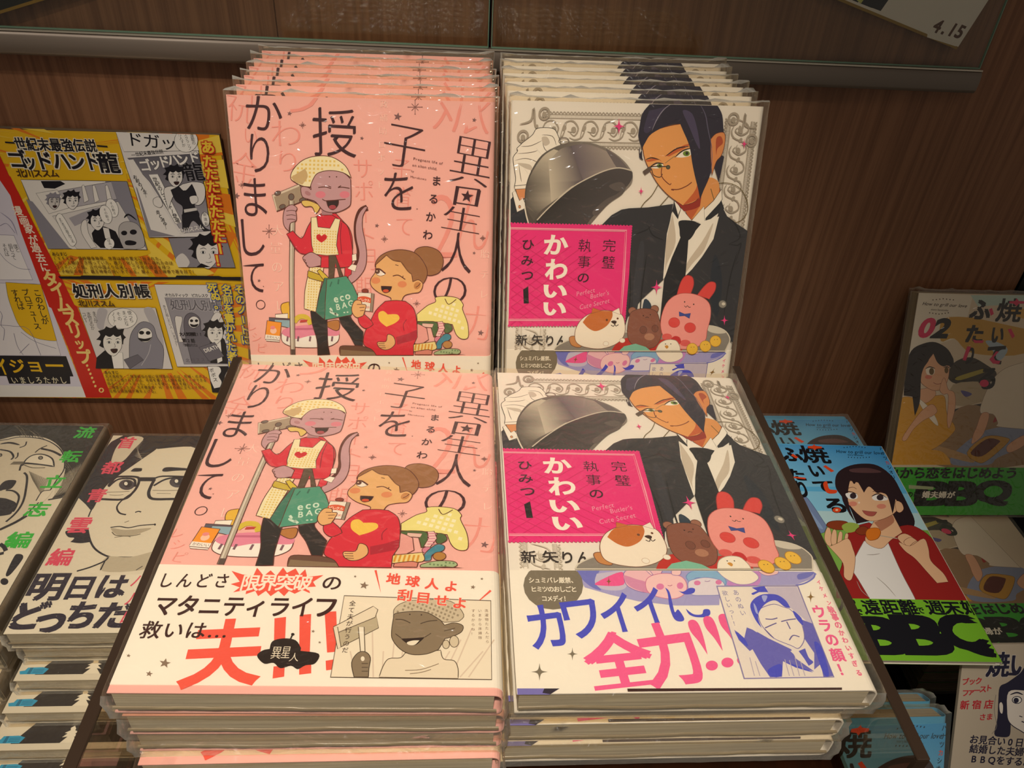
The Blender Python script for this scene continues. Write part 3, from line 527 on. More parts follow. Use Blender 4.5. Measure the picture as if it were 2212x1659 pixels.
    # pink panel
    a.f(HP, '160,155* 1120,175* 1100,560* 1065,960* 140,970*', 0)
    for i in range(38): a.ell(HP, 165+i*25.5, 156+i*.6, 10, 10); a.ell(HP, 1118-i*1.5, 180+i*20.5, 8, 10); a.ell(HP, 145+i*24.5, 968-i*.1, 10, 9)
    for i in range(11):
        a.l('d61c6e', .3, [(160, 260+i*70, 0), (160+min(900, 60+i*70), 260+i*70-min(900, 60+i*70)*.72, 0)]); a.l('d61c6e', .3, [(160, 260+i*70, 0), (160+min(890, (700-i*70)*1.3), 260+i*70+min(890, (700-i*70)*1.3)*.68, 0)])
    a.l('f59cb4', .7, '160,190* 1080,210* 1062,570* 1035,925* 145,925*', 0, 0); a.l('f59cb4', .35, '160,200* 1068,220* 1050,570* 1025,915* 145,915*', 0, 0)
    D = '3c0c24'; a.t(D, '完', 942, 330, 100, 95, -2, 's'); a.t(D, '璧', 935, 462, 100, 98, -2, 's'); a.t(D, '執', 748, 330, 100, 98, -2, 's'); a.t(D, '事', 742, 460, 98, 95, -2, 's'); a.t(D, 'の', 735, 588, 88, 72, 0, .01)
    a.t('f6efe4', 'か', 520, 325, 195, 160, 0, 'o.035'); a.t('f6efe4', 'わ', 520, 520, 180, 165, 0, 'o.035'); a.t('f6efe4', 'い', 512, 695, 190, 105, 0, 'o.045'); a.t('f6efe4', 'い', 508, 835, 185, 105, 0, 'o.045')
    a.t(D, 'ひ', 298, 325, 92, 78, 0, .012); a.t(D, 'み', 290, 452, 95, 78, 0, .012); a.t(D, 'つ', 290, 570, 92, 66, 0, .012); a.f('120a0e', '258,680* 298,655* 302,790* 262,790*', 0)
    a.line('f29cbc', 'Perfect', 680, 735, 52, 14, w_=46, sh=.2); a.line('f29cbc', "Butler's", 790, 755, 52, 14, w_=46, sh=.2); a.line('f29cbc', 'Cute Secret', 705, 840, 52, 14, w_=46, sh=.2)
    for v, x, y, w_, h_ in ((A, 955, 735, 46, 62), (A, 1120, 1218, 24, 34), (A, 1888, 866, 26, 38), (B, 1318, 662, 46, 60), (B, 1857, 925, 32, 40)): a.view(*v); spark(a, 'e83a86', x, y, w_, h_)
    a.view(*B); lace(a, 320, 985, 310, 1160, 230, 'c9c0b2', 1); a.t(K, '新', 245, 1080, 90, 85, 0, .012); a.t(K, '矢', 370, 1080, 95, 85, 0, .012); a.t(K, 'り', 468, 1085, 58, 78, 0, .012); a.t(K, 'ん', 565, 1085, 82, 76, 0, .012)
    # plate of plain plush toys
    a.f('8a847c', '500,1165* 540,1120 700,1060 1050,1020 1500,980 1720,965 1850,1000 1900,1070 1880,1130 1860,1170*', ol='d8d0c0', w=.6); a.f('cfc8ba', '1720,970 1800,975 1870,1020 1800,1030 1730,1010'); a.f('c02820', '960,1165* 1000,1110 1100,1060 1300,1080 1500,1060* 1520,1165*')
    O = '7a4a34'
    a.f('c98a50', '625,1060 680,1055 720,1120 700,1140 640,1120', ol=O); a.f('f3e8d8', '668,1060 680,980 740,900 850,850 960,850 1040,880 1065,950 1060,1040 1000,1110 880,1150 760,1140 690,1110', ol=O, w=.3)
    a.f('c8702e', '730,940* 780,880 860,850 965,852* 965,900 920,970 840,1010 780,990'); a.f('c8702e', '800,870* 810,825* 880,850*', 0, O, .25); a.f('f3e8d8', '965,855* 1020,825* 1030,880*', 0, O, .25); a.ell('6a3a1a', 922, 922, 9, 9); a.ell('6a3a1a', 1008, 910, 8, 8); a.f('3a1c10', '955,935 980,925 1000,935 985,955'); a.l('3a1c10', .4, '955,962 975,972 985,955 995,970 1015,958')
    for x, y in ((915, 1110), (1045, 1085)): a.ell('f3ece0', x, y, 22, 18, 0, 'c8a890', .2)
    for x, y in ((1125, 850), (1302, 835)): a.ell('9a6650', x, y, 32, 30, 0, '5a3426', .3)
    a.f('8a5442', '1100,900 1130,850 1220,830 1310,850 1340,920 1360,1020 1320,1120 1240,1150 1130,1120 1085,1040', ol='5a3426', w=.3); a.ell('7a4636', 1212, 1000, 28, 30, 0, '5a3426', .25); a.ell('7a4636', 1305, 990, 26, 28, 0, '5a3426', .25); a.ell('b07c62', 1260, 1055, 40, 28); a.ell('3a1c10', 1212, 888, 5, 5); a.ell('3a1c10', 1268, 880, 5, 5); a.l('3a1c10', .3, '1228,905 1242,898 1255,905')
    P = 'ee9a94'
    a.f('dc4440', '1480,715* 1510,620 1550,570 1600,580 1612,640 1585,720*', ol='a83030'); a.f('dc4440', '1640,725* 1690,660 1740,620 1785,630 1780,690 1735,755*', ol='a83030')
    a.f(P, '1395,790 1480,720 1580,710 1680,740 1740,800 1745,900 1720,1000 1700,1090 1600,1150 1450,1140 1370,1050 1350,930', ol='b8504c', w=.3); a.ell('dc4440', 1457, 942, 45, 40, 0, 'b83838', .2); a.ell('dc4440', 1583, 983, 45, 40, 0, 'b83838', .2); a.ell('dc5a56', 1400, 1055, 40, 26); a.ell('dc5a56', 1545, 1105, 42, 26)
    a.f('3a4a9a', '1495,855* 1540,875 1588,868* 1578,910* 1540,888 1498,892*', 0, '26306a', .2); a.ell(K, 1540, 778, 5, 6); a.ell(K, 1612, 797, 5, 6); a.l(K, .3, '1538,808 1550,820 1562,808 1574,820 1588,818')
    a.f('7fc0a8', '1020,1165* 1060,1130 1150,1110 1230,1135 1270,1165*', 0); a.f('c8282c', '1430,1080 1460,1050 1500,1060 1510,1100 1480,1120'); a.f('f4ecdc', '1310,1165* 1340,1110 1400,1080 1470,1085 1500,1130 1505,1165*', ol='a89c8c', w=.3); a.f('d0943a', '1382,1130 1400,1122 1412,1135 1398,1150'); a.ell(K, 1388, 1112, 4, 4); a.ell(K, 1430, 1112, 4, 4)
    for x, y in ((1600, 1150), (1705, 1130), (1785, 1090)): a.ell('eec040', x, y, 44, 44, 0, 'b88420', .3); a.ell(K, x-8, y-12, 3, 3); a.ell(K, x+14, y-14, 3, 3)
    return a
def white_obi():
    a = Art(P_WF, .3); a.lim = (.2, .2, 127.5, 52); V5 = (1080, 1200, .19891); V6 = (1480, 1200, .19891); BL, PK, G = '4a50d0', 'f4609c', '7d7463'
    a.view(*V5)
    a.f('a8a4d8', '820,160* 2211,160* 2211,545 1900,545 1500,500 1200,430 920,350', 0); a.f('7478cc', '830,160* 1080,160* 1040,300 1100,380 1000,350 900,270'); a.f('c8c2dc', '1050,200* 1350,160* 1380,320 1300,380 1120,370 1030,300')
    a.view(*V6); a.f('a8a4d8', '-10,160* 1390,175* 1430,200 1380,250 1200,320* 380,330* 370,540 -10,545*', 0); a.f('7478cc', '1230,200 1400,180 1330,240 1230,260'); a.f('c98ad0', '560,170 800,170 780,330 480,330 470,270'); a.l('7478cc', .6, '1410,190 1390,245 1300,300 1200,325')
    a.view(*V5); O = '8a6ab0'
    a.f('f05a9c', '1040,300 1320,180 1340,320 1100,330'); spark(a, '8a5a30', 1180, 285, 30, 60)
    a.f('f0c0cc', '1340,200* 1400,140 1560,110 1700,130 1760,160 1700,300 1650,400 1500,390 1370,320', ol=O, w=.3); a.f('d890b8', '1340,220 1400,330 1560,400 1640,400 1600,300 1480,260')
    a.f('f6ccd0', '1580,330 1600,250 1700,205 1850,200 1980,240 2030,330 2000,420 1900,470 1750,460 1620,410', ol='d07aa0', w=.3); a.f('f6ccd0', '1570,150* 1600,140 1660,210* 1640,215', ol=O, w=.25); a.f('f6ccd0', '1870,160 1960,160 1950,215 1870,210', ol=O, w=.25)
    a.ell('e080b4', 1738, 340, 42, 34); a.ell('e080b4', 1955, 330, 36, 36); a.l('c07090', .3, '1820,325 1845,332 1870,322')
    a.view(*V6); a.f('8ab8e0', '10,230 80,170 230,155 350,180 440,270 400,330 150,240 60,290', ol='6a90cc', w=.3); a.f('e4dce8', '30,300 100,260 230,240 380,270 430,330 420,420 200,435 60,420', ol='8a90cc', w=.3); a.ell('e080b4', 130, 300, 36, 26); a.ell('e080b4', 362, 292, 34, 26); a.l('a080b0', .3, '210,280 240,285 270,275')
    a.f('f6ecdc', '330,150* 700,150* 780,210 790,260 700,310 560,310 420,240', ol='a090c0', w=.3); a.f('f2c8c8', '790,165* 1010,165* 1000,200 900,220 830,200', ol=O, w=.2)
    a.view(*V5)
    a.ell('7d7463', 578, 330, 325, 262); a.f('7d7463', '330,155* 820,155* 880,230* 280,230*', 0); a.f('f6f0e4', '230,100* 900,100* 900,156* 230,156*', 0)
    a.ts('f4ecda', 'シュミバレ厳禁、', 340, 272, 800, 272, 66, 66, 0, .02); a.ts('f4ecda', 'ヒミツのおしごと', 365, 370, 800, 370, 70, 66, 0, .02); a.ts('f4ecda', 'コメディ！', 480, 472, 720, 472, 66, 66, 0, .02)
    a.t(BL, 'カ', 500, 770, 400, 470, 8, 'o.02'); a.t(BL, 'ワ', 890, 690, 400, 410, 8, 'o.02'); a.t(BL, 'イ', 1260, 620, 350, 420, 6, 'o.02'); a.t(BL, 'イ', 1610, 545, 330, 380, 6, 'o.02')
    a.f(BL, '1790,350* 1840,400 1880,560 1900,620 1935,590 2000,690 1960,720 1890,690 1840,560 1820,420'); a.f(BL, '1935,385* 1990,395 2060,355 2115,365 2100,410 2010,425'); a.view(*V6); a.f(BL, '5,580* 90,640 180,640 200,590 260,590 270,640 220,670 110,670 40,640')
    a.view(*V5); a.t(PK, '全', 1290, 1140, 760, 640, 6, .026); a.t(PK, '力', 1830, 1070, 640, 690, 8, 'o.03')
    a.view(*V6)
    for x, y in ((30, 730), (195, 690), (360, 665)): a.f(PK, [(x, y, 0), (x+50, y-30, 0), (x+110, y+10, 0), (x+165, y+150, 0), (x+212, y+350, 1), (x+120, y+210, 0), (x+30, y+100, 0)])
    for x, y in ((288, 1198), (458, 1165), (628, 1137)): a.ell(PK, x, y, 66, 54)
    # framed blue drawing
    a.f('8c84b8', '335,330* 1225,325* 1620,1325* 635,1345*', 0); a.f('ebe2dc', '350,342* 1215,338* 1605,1315* 645,1332*', 0); a.f('c9c0d4', '880,345* 1210,342* 1400,800 1300,700 1130,560 1000,450 900,420')
    a.f(BL, '720,350* 860,335* 900,400* 800,400* 740,430* 700,420* 780,385*', 0)
    a.f('6a68c4', '530,810* 620,870 660,780* 760,820* 900,900 1150,1020 1200,1120 1400,1260* 1200,1220 1060,1150* 1050,1320* 920,1325* 820,1180 730,1020 700,1040 580,920', 0); a.f('6a68c4', '1270,700* 1380,740* 1610,1310* 1500,1322* 1470,1180 1400,1240* 1400,1060 1290,900', 0); a.f(BL, '540,830 640,900 680,990 600,930'); a.f(BL, '900,1240 1040,1180 1040,1310 930,1315'); a.f(BL, '1400,940 1480,1000 1560,1280 1510,1300 1440,1120'); a.f(BL, '1080,1160 1220,1200 1390,1270 1240,1230')
    a.f('ebe2dc', '1140,1040* 1300,980* 1400,1100 1370,1140* 1330,1200* 1250,1140', 0); a.f('5a5cc8', '1230,1040* 1300,1010* 1340,1110 1390,1160 1340,1200* 1290,1120')
    a.f('efe6dc', '790,620 830,570 960,530 1060,560 1130,580* 1230,680 1280,800 1290,920 1230,1010 1150,980 960,900 860,800 810,720', ol='7a70b0', w=.3)
    a.f(BL, '705,560 740,480 820,430 900,420 1000,430 1090,490 1140,570* 1080,560 980,490 880,520 810,600 790,680 830,790* 760,700'); a.f(BL, '1170,600 1260,680 1275,760 1200,680'); a.f('a8b0ec', '740,520 770,560 790,640 760,610'); a.f('a8b0ec', '830,440 890,440 870,500 850,500')
    for q in ('870,690 940,695 1000,680', '865,790 930,760 990,735', '1040,720 1120,700 1200,690', '1130,920 1170,870 1240,885', '1100,720 1140,800', '860,800 960,900'): a.l('6a60a0', .45, q)
    for x in (700, 760, 1080, 1130, 1190, 1250): a.l('b8aec8', .3, [(x, 1110+(x % 7)*10, 0), (x+50, 1310, 0)])
    a.f('efe6dc', '360,360* 700,350* 720,420 690,640 780,840* 670,770* 640,900* 520,790* 400,500*', 0); a.ts('6a66a8', 'あのぬい', 548, 405, 625, 625, 66, 62); a.ts('6a66a8', '欲しいっ！！', 430, 410, 545, 740, 62, 56)
    spark(a, '8a6a34', 1362, 450, 46, 62); a.view(*V5); spark(a, G, 428, 1270, 90, 95); spark(a, G, 785, 1075, 58, 70)
    a.view(*V6)
    for ch, x, y, s_ in zip('イケメン執事のかわいすぎる', (1450, 1480, 1515, 1560, 1585, 1625, 1660, 1695, 1735, 1770, 1805, 1840, 1885), (290, 360, 435, 515, 590, 670, 755, 840, 920, 1005, 1090, 1175, 1275), (50,)*4+(80,)*3+(66,)*6): a.ts('f4709c', ch, x, y, x, y+1, s_, s_, 0, .02)
    for ch, x, y in zip('ウラの顔！', (1450, 1515, 1590, 1650, 1720), (610, 760, 915, 1080, 1240)): a.ts('f4609c', ch, x, y, x, y+1, 150, 140, 0, .022)
    # jacket strip that shows under the band
    a.view(*V5); a.lim = None
    a.f('7a74c0', '185,1452* 640,1452* 540,1518* 188,1520*', 0); a.f('2c2438', '480,1452* 645,1452* 545,1515* 460,1500*', 0)
    a.view(*V6); a.f('3a1c18', '-630,1452* 1700,1437* 1700,1462* -625,1485*', 0)
    return a
P_PO = Pose((-340, 354, -161.5), (1, 0, 0), (0, 0, 1))
P_LB = Pose((-160.6, 149.2, -181), (1, 0, 0), (0, 1, 0))
P_GB = Pose((-294.5, 155, -176), (1, 0, 0), (0, 1, 0))
P_BT = Pose((298.5, 102, -145), (1, -.03, 0), (.03, 1, .04))
P_B2 = Pose((297, 139, -146), (1, 0, 0), (0, 1, 0))
P_S2 = Pose((460, 276.7, -213.4), (1, 0, 0), (0, .392, .92))
P_F2 = Pose((443, 151, -218), (1, 0, 0), (0, 1, 0))
P_LN = Pose((272, -16.2, -329.8), (1, 0, 0), (0, .553, .833))
P_SK = Pose((412, 9, -334.6), (1, 0, 0), (0, .482, .876))
def head(a, x, y, s_, hair='1a1a1e', skin='ece6da', flip=1, mouth=1, ink='2a2a30', eye='2a2a30'):
    """plain comic head: hair, face, brows, eyes, nose, mouth"""
    X = lambda *p: [(x + flip*u*s_, y + v*s_, c) for u, v, c in p]
    a.f(hair, X((-1.1, .3, 1), (-.95, -.1, 0), (-1.35, -.2, 1), (-1.0, -.6, 0), (-1.2, -.95, 1), (-.7, -1.1, 0), (-.5, -1.35, 1), (-.1, -1.2, 0), (.3, -1.45, 1), (.5, -1.1, 0), (1.05, -1.15, 1), (.95, -.7, 0), (1.2, -.4, 1), (1.0, -.2, 0), (.95, .2, 1), (.2, .1, 0), (-.6, .5, 0)))
    a.f(skin, X((-.75, -.2, 0), (-.55, -.6, 1), (-.2, -.45, 0), (.1, -.65, 1), (.4, -.45, 0), (.75, -.6, 1), (.85, -.1, 0), (.8, .5, 0), (.45, 1.0, 0), (.1, 1.2, 0), (-.35, .95, 0), (-.7, .45, 0)), ol=ink, w=.3)
    a.l(ink, .5, X((-.5, -.22, 0), (-.2, -.3, 0), (0, -.2, 0)), 1); a.l(ink, .5, X((.3, -.2, 0), (.5, -.3, 0), (.75, -.2, 0)), 1)
    for u in (-.25, .5):
        q = X((u, .02, 0))[0]; a.ell('f4f0e8', q[0], q[1], .17*s_, .1*s_, 0, ink, .2); a.ell(eye, q[0], q[1], .08*s_, .09*s_)
    a.l(ink, .3, X((.2, .1, 0), (.28, .4, 0), (.15, .45, 0)))
    if mouth == 1: a.l(ink, .35, X((-.05, .72, 0), (.15, .76, 0), (.4, .68, 0)))
    else: a.f('3a2020', X((-.1, .6, 0), (.45, .58, 0), (.4, .85, 0), (.15, .95, 0), (-.05, .8, 0)), ol=ink, w=.2)
def rays(a, cx, cy, R, n, col, lim, seed=1):
    rd = random.Random(seed); a.lim, o = lim, a.lim
    for i in range(n):
        t = 2*math.pi*(i+rd.random()*.6)/n; w_ = (.3+rd.random()*.5)*math.pi/n; r0 = R*(.15+.35*rd.random())
        a.f(col, [(cx+r0*math.cos(t), cy+r0*math.sin(t), 1), (cx+R*math.cos(t-w_), cy+R*math.sin(t-w_), 1), (cx+R*math.cos(t+w_), cy+R*math.sin(t+w_), 1)], 0)
    a.lim = o
def poster_art():
    a = Art(P_PO, .05); k = .25316; CA = (0, 260, k); CB = (0, 560, k); a.lim = (.2, .2, 296.8, 216.8)
    YE, OR, RE, K, GR = 'e9b818', 'e87e1c', 'cc2416', '17141c', '8f8c92'
    a.poly([(.2, .2), (62, .2), (62, 216.8), (.2, 216.8)], 'e4dede'); a.view(*CA); a.f(YE, '-400,62* 1855,108* 2090,1400* 2095,2700* -400,2600*', 0)
    rays(a, 620, 420, 1500, 46, OR, (100, 112, 296.8, 216.8), 3); rays(a, 1750, 560, 700, 26, OR, (240, 112, 296.8, 216.8), 5); rays(a, 620, 420, 1500, 30, 'f3cf4a', (100, 112, 296.8, 216.8), 8)
    a.view(*CB); a.f(YE, '400,150* 2110,175* 2140,1195* 900,1180*', 0); rays(a, 1250, 560, 1100, 50, OR, (130, .2, 296.8, 108), 9); a.f(YE, '700,560 1000,300 1500,330 1700,700 1500,960 1000,960 800,800')
    a.view(*CA); a.f(YE, '60,480 150,230 500,180 1000,330 1100,560 1200,1000 1250,1150 600,1150 300,700 60,560')
    # left page
    a.f('d9d2dc', '-400,100* 0,320* 180,950* 440,1600* 735,2360* -400,2360*', 0); a.f('ece6e4', '-400,960* 120,980* 280,1360* -400,1360*', 0, '4a4470', .3); a.ts(K, '僕と', 135, 1075, 150, 1105, 40); a.ts(K, '組むって', 90, 1070, 120, 1170, 40); a.ts(K, 'それは', 40, 1070, 60, 1140, 40); a.l('5a547a', .3, '0,900 60,880 130,960'); a.l('5a547a', .3, '0,1130 60,1200 160,1260 260,1270'); a.l('9a94ac', .8, '0,780 100,860 150,980', 1)
    a.view(*CB); a.f('e4dede', '-400,190* 345,210* 520,820* -400,820*', 0, '4a4470', .3); a.f(YE, '50,195* 350,215* 485,695* 400,690 280,660 170,570 110,440 70,320', ol=K, w=.25)
    a.ts(K, 'このわしが', 318, 285, 385, 525, 66, 62, 0, .01); a.ts(K, 'プロデュース', 218, 280, 318, 570, 64, 60, 0, .01); a.ts(K, 'すれば', 128, 285, 178, 400, 64, 62, 0, .01)
    for q in ('0,440 20,480 10,560 40,600 30,690', '0,560 120,570 250,600 350,820', '120,630 150,740 200,815', '180,620 300,700 480,760', '250,720 170,800'): a.l('6a6480', .35, q)
    a.f(K, '-400,818* 565,825* 628,998* -400,992*', 0); a.f(K, '55,990* 598,996* 602,1062* 80,1060*', 0); a.f('ece6dc', '-400,1065* 700,1085* 738,1176* -400,1170*', 0)
    a.t(YE, 'イ', 12, 915, 100, 130, 0, .02); a.t(YE, 'ジ', 150, 910, 125, 110, 0, .02); a.t(YE, 'ョ', 300, 918, 95, 82, 0, .02); a.t(YE, 'ー', 465, 905, 150, 20, 0, .02); a.ts('e8dcb8', 'いましろたかし', 125, 1030, 540, 1030, 58, 62, 0, .008)
    # red band
    a.view(*CA); a.f(RE, '-60,150* 0,300* 80,470* 92,480* 300,900* 520,1330* 635,1570* 660,1590* 820,2010* 955,2365* 735,2362* 620,2040* 560,1880* 440,1600* 420,1590* 180,950* 90,640* -60,420*', 0)
    for ch, x, y in zip('漫画家が過去に', (150, 205, 248, 283, 305, 348, 385), (768, 850, 925, 1015, 1085, 1170, 1250)): a.ts('f4e4cc', ch, x, y, x, y+1, 84, 80, 0, .02)
    a.view(*CB)
    for ch, x, y, s_ in zip('タイムスリップ', (432, 490, 545, 600, 640, 680, 720), (165, 255, 385, 500, 610, 715, 830), (135, 135, 145, 140, 130, 100, 130)): a.ts('f3d07a', ch, x, y, x, y+1, s_, s_, 0, .03)
    for i in range(6): a.ell('f3d07a', 745+i*14, 905+i*35, 10, 11)
    a.ell(None, 866, 1115, 17, 17, 0, 'f3d07a', 1.0)
    # first title
    a.view(*CA)
    a.ts(K, '世紀末最強伝説', 175, 200, 775, 215, 100, 112, 0, .028, out='efe6d0', ob=.075); a.l(K, 1.0, '45,185* 125,190*', 0, 0); a.l(K, 1.0, '830,215* 918,222*', 0, 0)
    for ch, x, y, w_, h_ in zip('ゴッドハンド龍', (150, 255, 375, 525, 655, 790, 925), (330, 350, 340, 345, 350, 345, 360), (170, 120, 160, 160, 150, 150, 185), (160, 140, 165, 160, 150, 165, 175)): a.ts(K, ch, x, y, x, y+1, w_, h_, 0, .03, out='efe6d0', ob=.085)
    a.ts('4a2c12', '北川ススム', 180, 448, 465, 450, 76, 70, 0, .022)
    # manga page panel one
    a.f('8c8890', '180,503* 1085,518* 1260,1102* 412,1092*', 0, K, .35); a.f('e9e2d8', '182,505* 900,518* 1085,1098* 620,1095* 400,1000*', 0); a.f(K, '350,515* 520,515* 560,540 470,580 380,575*', 0); a.f('e9e2d8', '180,505* 350,515* 370,590* 230,600*', 0)
    a.f('b5afb2', '500,600* 950,520* 1000,670* 600,745*', 0, K, .25); a.f('e9e2d8', '310,620* 490,590* 590,745* 420,795*', 0, K, .25); head(a, 460, 690, 58, '8d8890', 'd0c9c2', 1, 2); head(a, 615, 680, 66, K, 'e6dfd6', 1)
    for x in (700, 790, 900): a.f('e9e2d8', [(x, 560, 1), (x+22, 555, 0), (x+60, 680, 1), (x+20, 700, 1)], ol=K, w=.2)
    a.f('d8d1ca', '450,815* 1010,690* 1255,1100* 660,1095*', 0, K, .25); a.f('a59fa4', '590,830* 840,740 900,800* 760,850 640,900*')
    a.f(K, '785,960* 830,900* 900,905 990,945* 1060,1090* 860,1085* 800,1030*', ol=None); a.f('e6dfd6', '880,910* 930,920* 960,1060* 900,1000*', 0); head(a, 830, 850, 72, K, 'e6dfd6')
    a.f('e6dfd6', '700,870 740,850 760,960 830,1080* 780,1090* 700,960', ol=K, w=.25); a.f('b3ada9', '1020,900 1080,860 1170,880 1220,960 1235,1070 1160,1098* 1060,1095* 1020,1000', ol=K, w=.25); a.ell(K, 1062, 958, 26, 20); a.ell(K, 1140, 950, 30, 22); a.f(K, '1070,1030 1110,1020 1165,1035 1150,1060 1080,1060'); a.l(K, 1.2, '1060,830 1100,800 1170,850', 1)
    for x, y in ((960, 745), (905, 800)): a.ell('f2ece2', x, y, 50, 82, -20, K, .25); a.ts(K, 'その動き', x-8, y-40, x+20, y+45, 26)
    a.f('f2ece2', '480,820 530,800 640,990 650,1050 600,1060 500,880', ol=K, w=.25); a.ts(K, 'まだ本当の敵を知らぬ', 515, 840, 625, 1030, 26); a.ell('f2ece2', 935, 1050, 44, 48, 0, K, .2); a.ts(K, 'はあっ', 930, 1020, 950, 1075, 28)
    a.f('8c8890', '225,670* 280,690* 600,1092* 412,1092*', 0)
    # cover page panel two
    a.f('e2dbd4', '990,92* 1660,104* 1700,280* 1800,940* 1800,990* 1275,995* 1160,620* 1080,400*', 0, K, .35); a.f('8b868c', '1160,560* 1500,985* 1275,992*', 0); a.f('e9e2d8', '990,95* 1655,104* 1700,255* 1060,265*', 0, K, .25)
    a.t('e9e2d8', 'ド', 1150, 160, 120, 120, -6, .04); a.ts(K, 'ドガッ', 1150, 160, 1440, 190, 150, 130, -6, 's'); a.ell('f2ece2', 1590, 170, 100, 100, 0, K, .25); a.ts(K, '連載の', 1640, 130, 1655, 190, 34, 34); a.ts(K, 'スクラップ', 1585, 120, 1620, 235, 32, 32); a.ts(K, '作人すが', 1535, 120, 1570, 210, 32, 32)
    a.ts(K, '―世紀末最強伝説―', 1140, 290, 1410, 258, 36, 36, 5, .015); a.f(('a9a3a6', '5d5a62', (1500, 900), (1500, 300)), '1090,320* 1700,280* 1800,940* 1560,960* 1280,520*', 0, K, .3); a.f('e9e2d8', '1095,335* 1140,330* 1540,975* 1500,985* 1290,930*', 0)
    for ch, x, y in zip('ゴッドハンド', (1240, 1325, 1400, 1480, 1560, 1655), (380, 365, 350, 335, 330, 310)): a.ts('f2ece2', ch, x, y, x, y+1, 105, 105, 6, .03, out=K, ob=.05)
    a.ts(K, '龍', 1655, 435, 1656, 436, 175, 160, 4, .02, out='b9b3b4', ob=.03); a.ts(K, 'お前の人生…', 1155, 480, 1260, 640, 36, 36, 0, .01); a.ts(K, '炎と消ゆ…', 1350, 780, 1430, 910, 36, 36, 0, .01)
    a.f('f2ece2', '1270,460* 1350,455* 1555,865* 1500,880*', 0, K, .25); a.ts(K, '世紀のレンジャー登場', 1325, 500, 1515, 850, 42, 42, 0, .015)
    a.f('e6dfd6', '1400,600 1440,560 1520,560 1560,540* 1640,520* 1740,540 1750,660 1700,720 1640,690 1640,600 1500,620 1440,760*', ol=K, w=.3); a.f('26242a', '1460,590* 1530,560* 1580,600 1640,540* 1680,640 1660,720 1700,790 1680,830 1560,800* 1560,730 1500,680', ol=K, w=.3); a.f('26242a', '1555,800* 1690,790* 1740,900 1800,935* 1740,940* 1650,850 1600,930 1560,920*', ol=K, w=.3); head(a, 1495, 475, 76, K, 'e6dfd6', 1, 2)
    a.f('d6cfc6', '1570,755* 1680,740* 1685,765* 1575,785*', 0, K, .2); a.f('e6dfd6', '1620,650 1680,640 1690,690 1640,710', ol=K, w=.25); a.f('e6dfd6', '1310,670 1360,650 1390,710 1370,740 1320,720', ol=K, w=.25); a.ts('f2ece2', '北川ススム', 1550, 940, 1720, 905, 46, 46, 4, .015); a.ell('f2ece2', 1755, 840, 34, 62, -10, K, .3); a.ts(K, '新連載', 1750, 800, 1762, 880, 32, 32)
    a.f('8b868c', '1440,1000* 1930,985* 2010,1252* 1525,1248*', 0, K, .35); a.f('d8d1ca', '1500,1180 1560,1130 1620,1200 1600,1248* 1525,1248*'); head(a, 1765, 1120, 118, K, 'e6dfd6'); a.f(K, '1680,1248* 1720,1215* 1800,1248*', 0)
    for ch, x, y in zip('あたたたたたたたー！', (1775, 1790, 1805, 1820, 1835, 1850, 1862, 1872, 1880, 1888), (225, 345, 450, 560, 670, 775, 885, 985, 1090, 1190)): a.ts('f3c93a', ch, x, y, x, y+1, 118, 112, 0, .03, out='c8241c', ob=.1)
    a.ts('3a2410', 'あらすじ', 462, 1135, 560, 1135, 34, 34, 0, .015)
    for i, s_ in enumerate(('199X年、最終戦争勃発。世界は核の業火に包まれた。', 'しかし人類は生き残っていた。暴力と化した世界に現れたのは', 'ゴッドハンド龍。古代中国より伝来し、二千年の歴史を持つ', '一子相伝の拳法、覇王神拳の使い手である。龍よ、覇王神拳で悪を討て！')):
        a.ts('6a4410', s_, 470+i*12, 1172+i*37, 470+i*12+36*len(s_)*.97, 1172+i*37+2, 33, 33, 0, .01)
    a.f(K, '500,1325* 690,1325* 700,1318* 1030,1322* 1040,1328* 1500,1332* 1510,1318* 1870,1322* 1900,1330* 2070,1330* 2070,1362* 1900,1356* 1850,1352* 1500,1350* 1040,1356* 690,1350* 520,1345*', 0)
    a.view(*CB)
    for ch, x in zip('処刑人別帳', (690, 815, 945, 1075, 1215)): a.ts(K, ch, x, 265, x+1, 265, 132, 122, 0, .03, out='efe6d0', ob=.08)
    a.ts('4a2c12', '北川ススム', 700, 368, 950, 372, 64, 56, 0, .022)
    a.f('dcd5ce', '675,405* 1330,408* 1475,930* 860,925*', 0, K, .35); a.f('b9b3b4', '840,420 920,430 900,520 880,600 830,560'); a.f('b9b3b4', '1230,420 1320,430 1400,700 1380,880* 1340,700 1290,560'); a.ell('f2ece2', 1050, 500, 125, 88, 0, K, .3)
    a.ts(K, '使っち', 1110, 450, 1125, 515, 40, 38); a.ts(K, 'まったな', 1062, 450, 1085, 545, 38, 36); a.ts(K, 'その', 1015, 460, 1025, 500, 38, 36); a.ts(K, 'ノート…', 970, 460, 990, 545, 36, 34); a.ts(K, 'まさか', 808, 455, 822, 520, 38, 38); a.ts(K, '本物なのか', 762, 460, 795, 580, 36, 36); a.ts(K, 'コレー', 722, 465, 738, 520, 36, 36)
    a.f('8c8890', '1110,930* 1110,680 1160,570 1230,525 1310,560 1345,660 1400,760 1390,925*', ol=K, w=.3); a.ell('f2ece2', 1242, 640, 62, 62, 0, K, .3); a.ell(K, 1212, 620, 22, 16); a.ell(K, 1268, 622, 20, 16); a.f(K, '1182,665 1240,672 1300,658* 1270,690 1210,692'); a.l('b9b3b4', .5, '1290,720 1270,800 1210,900')
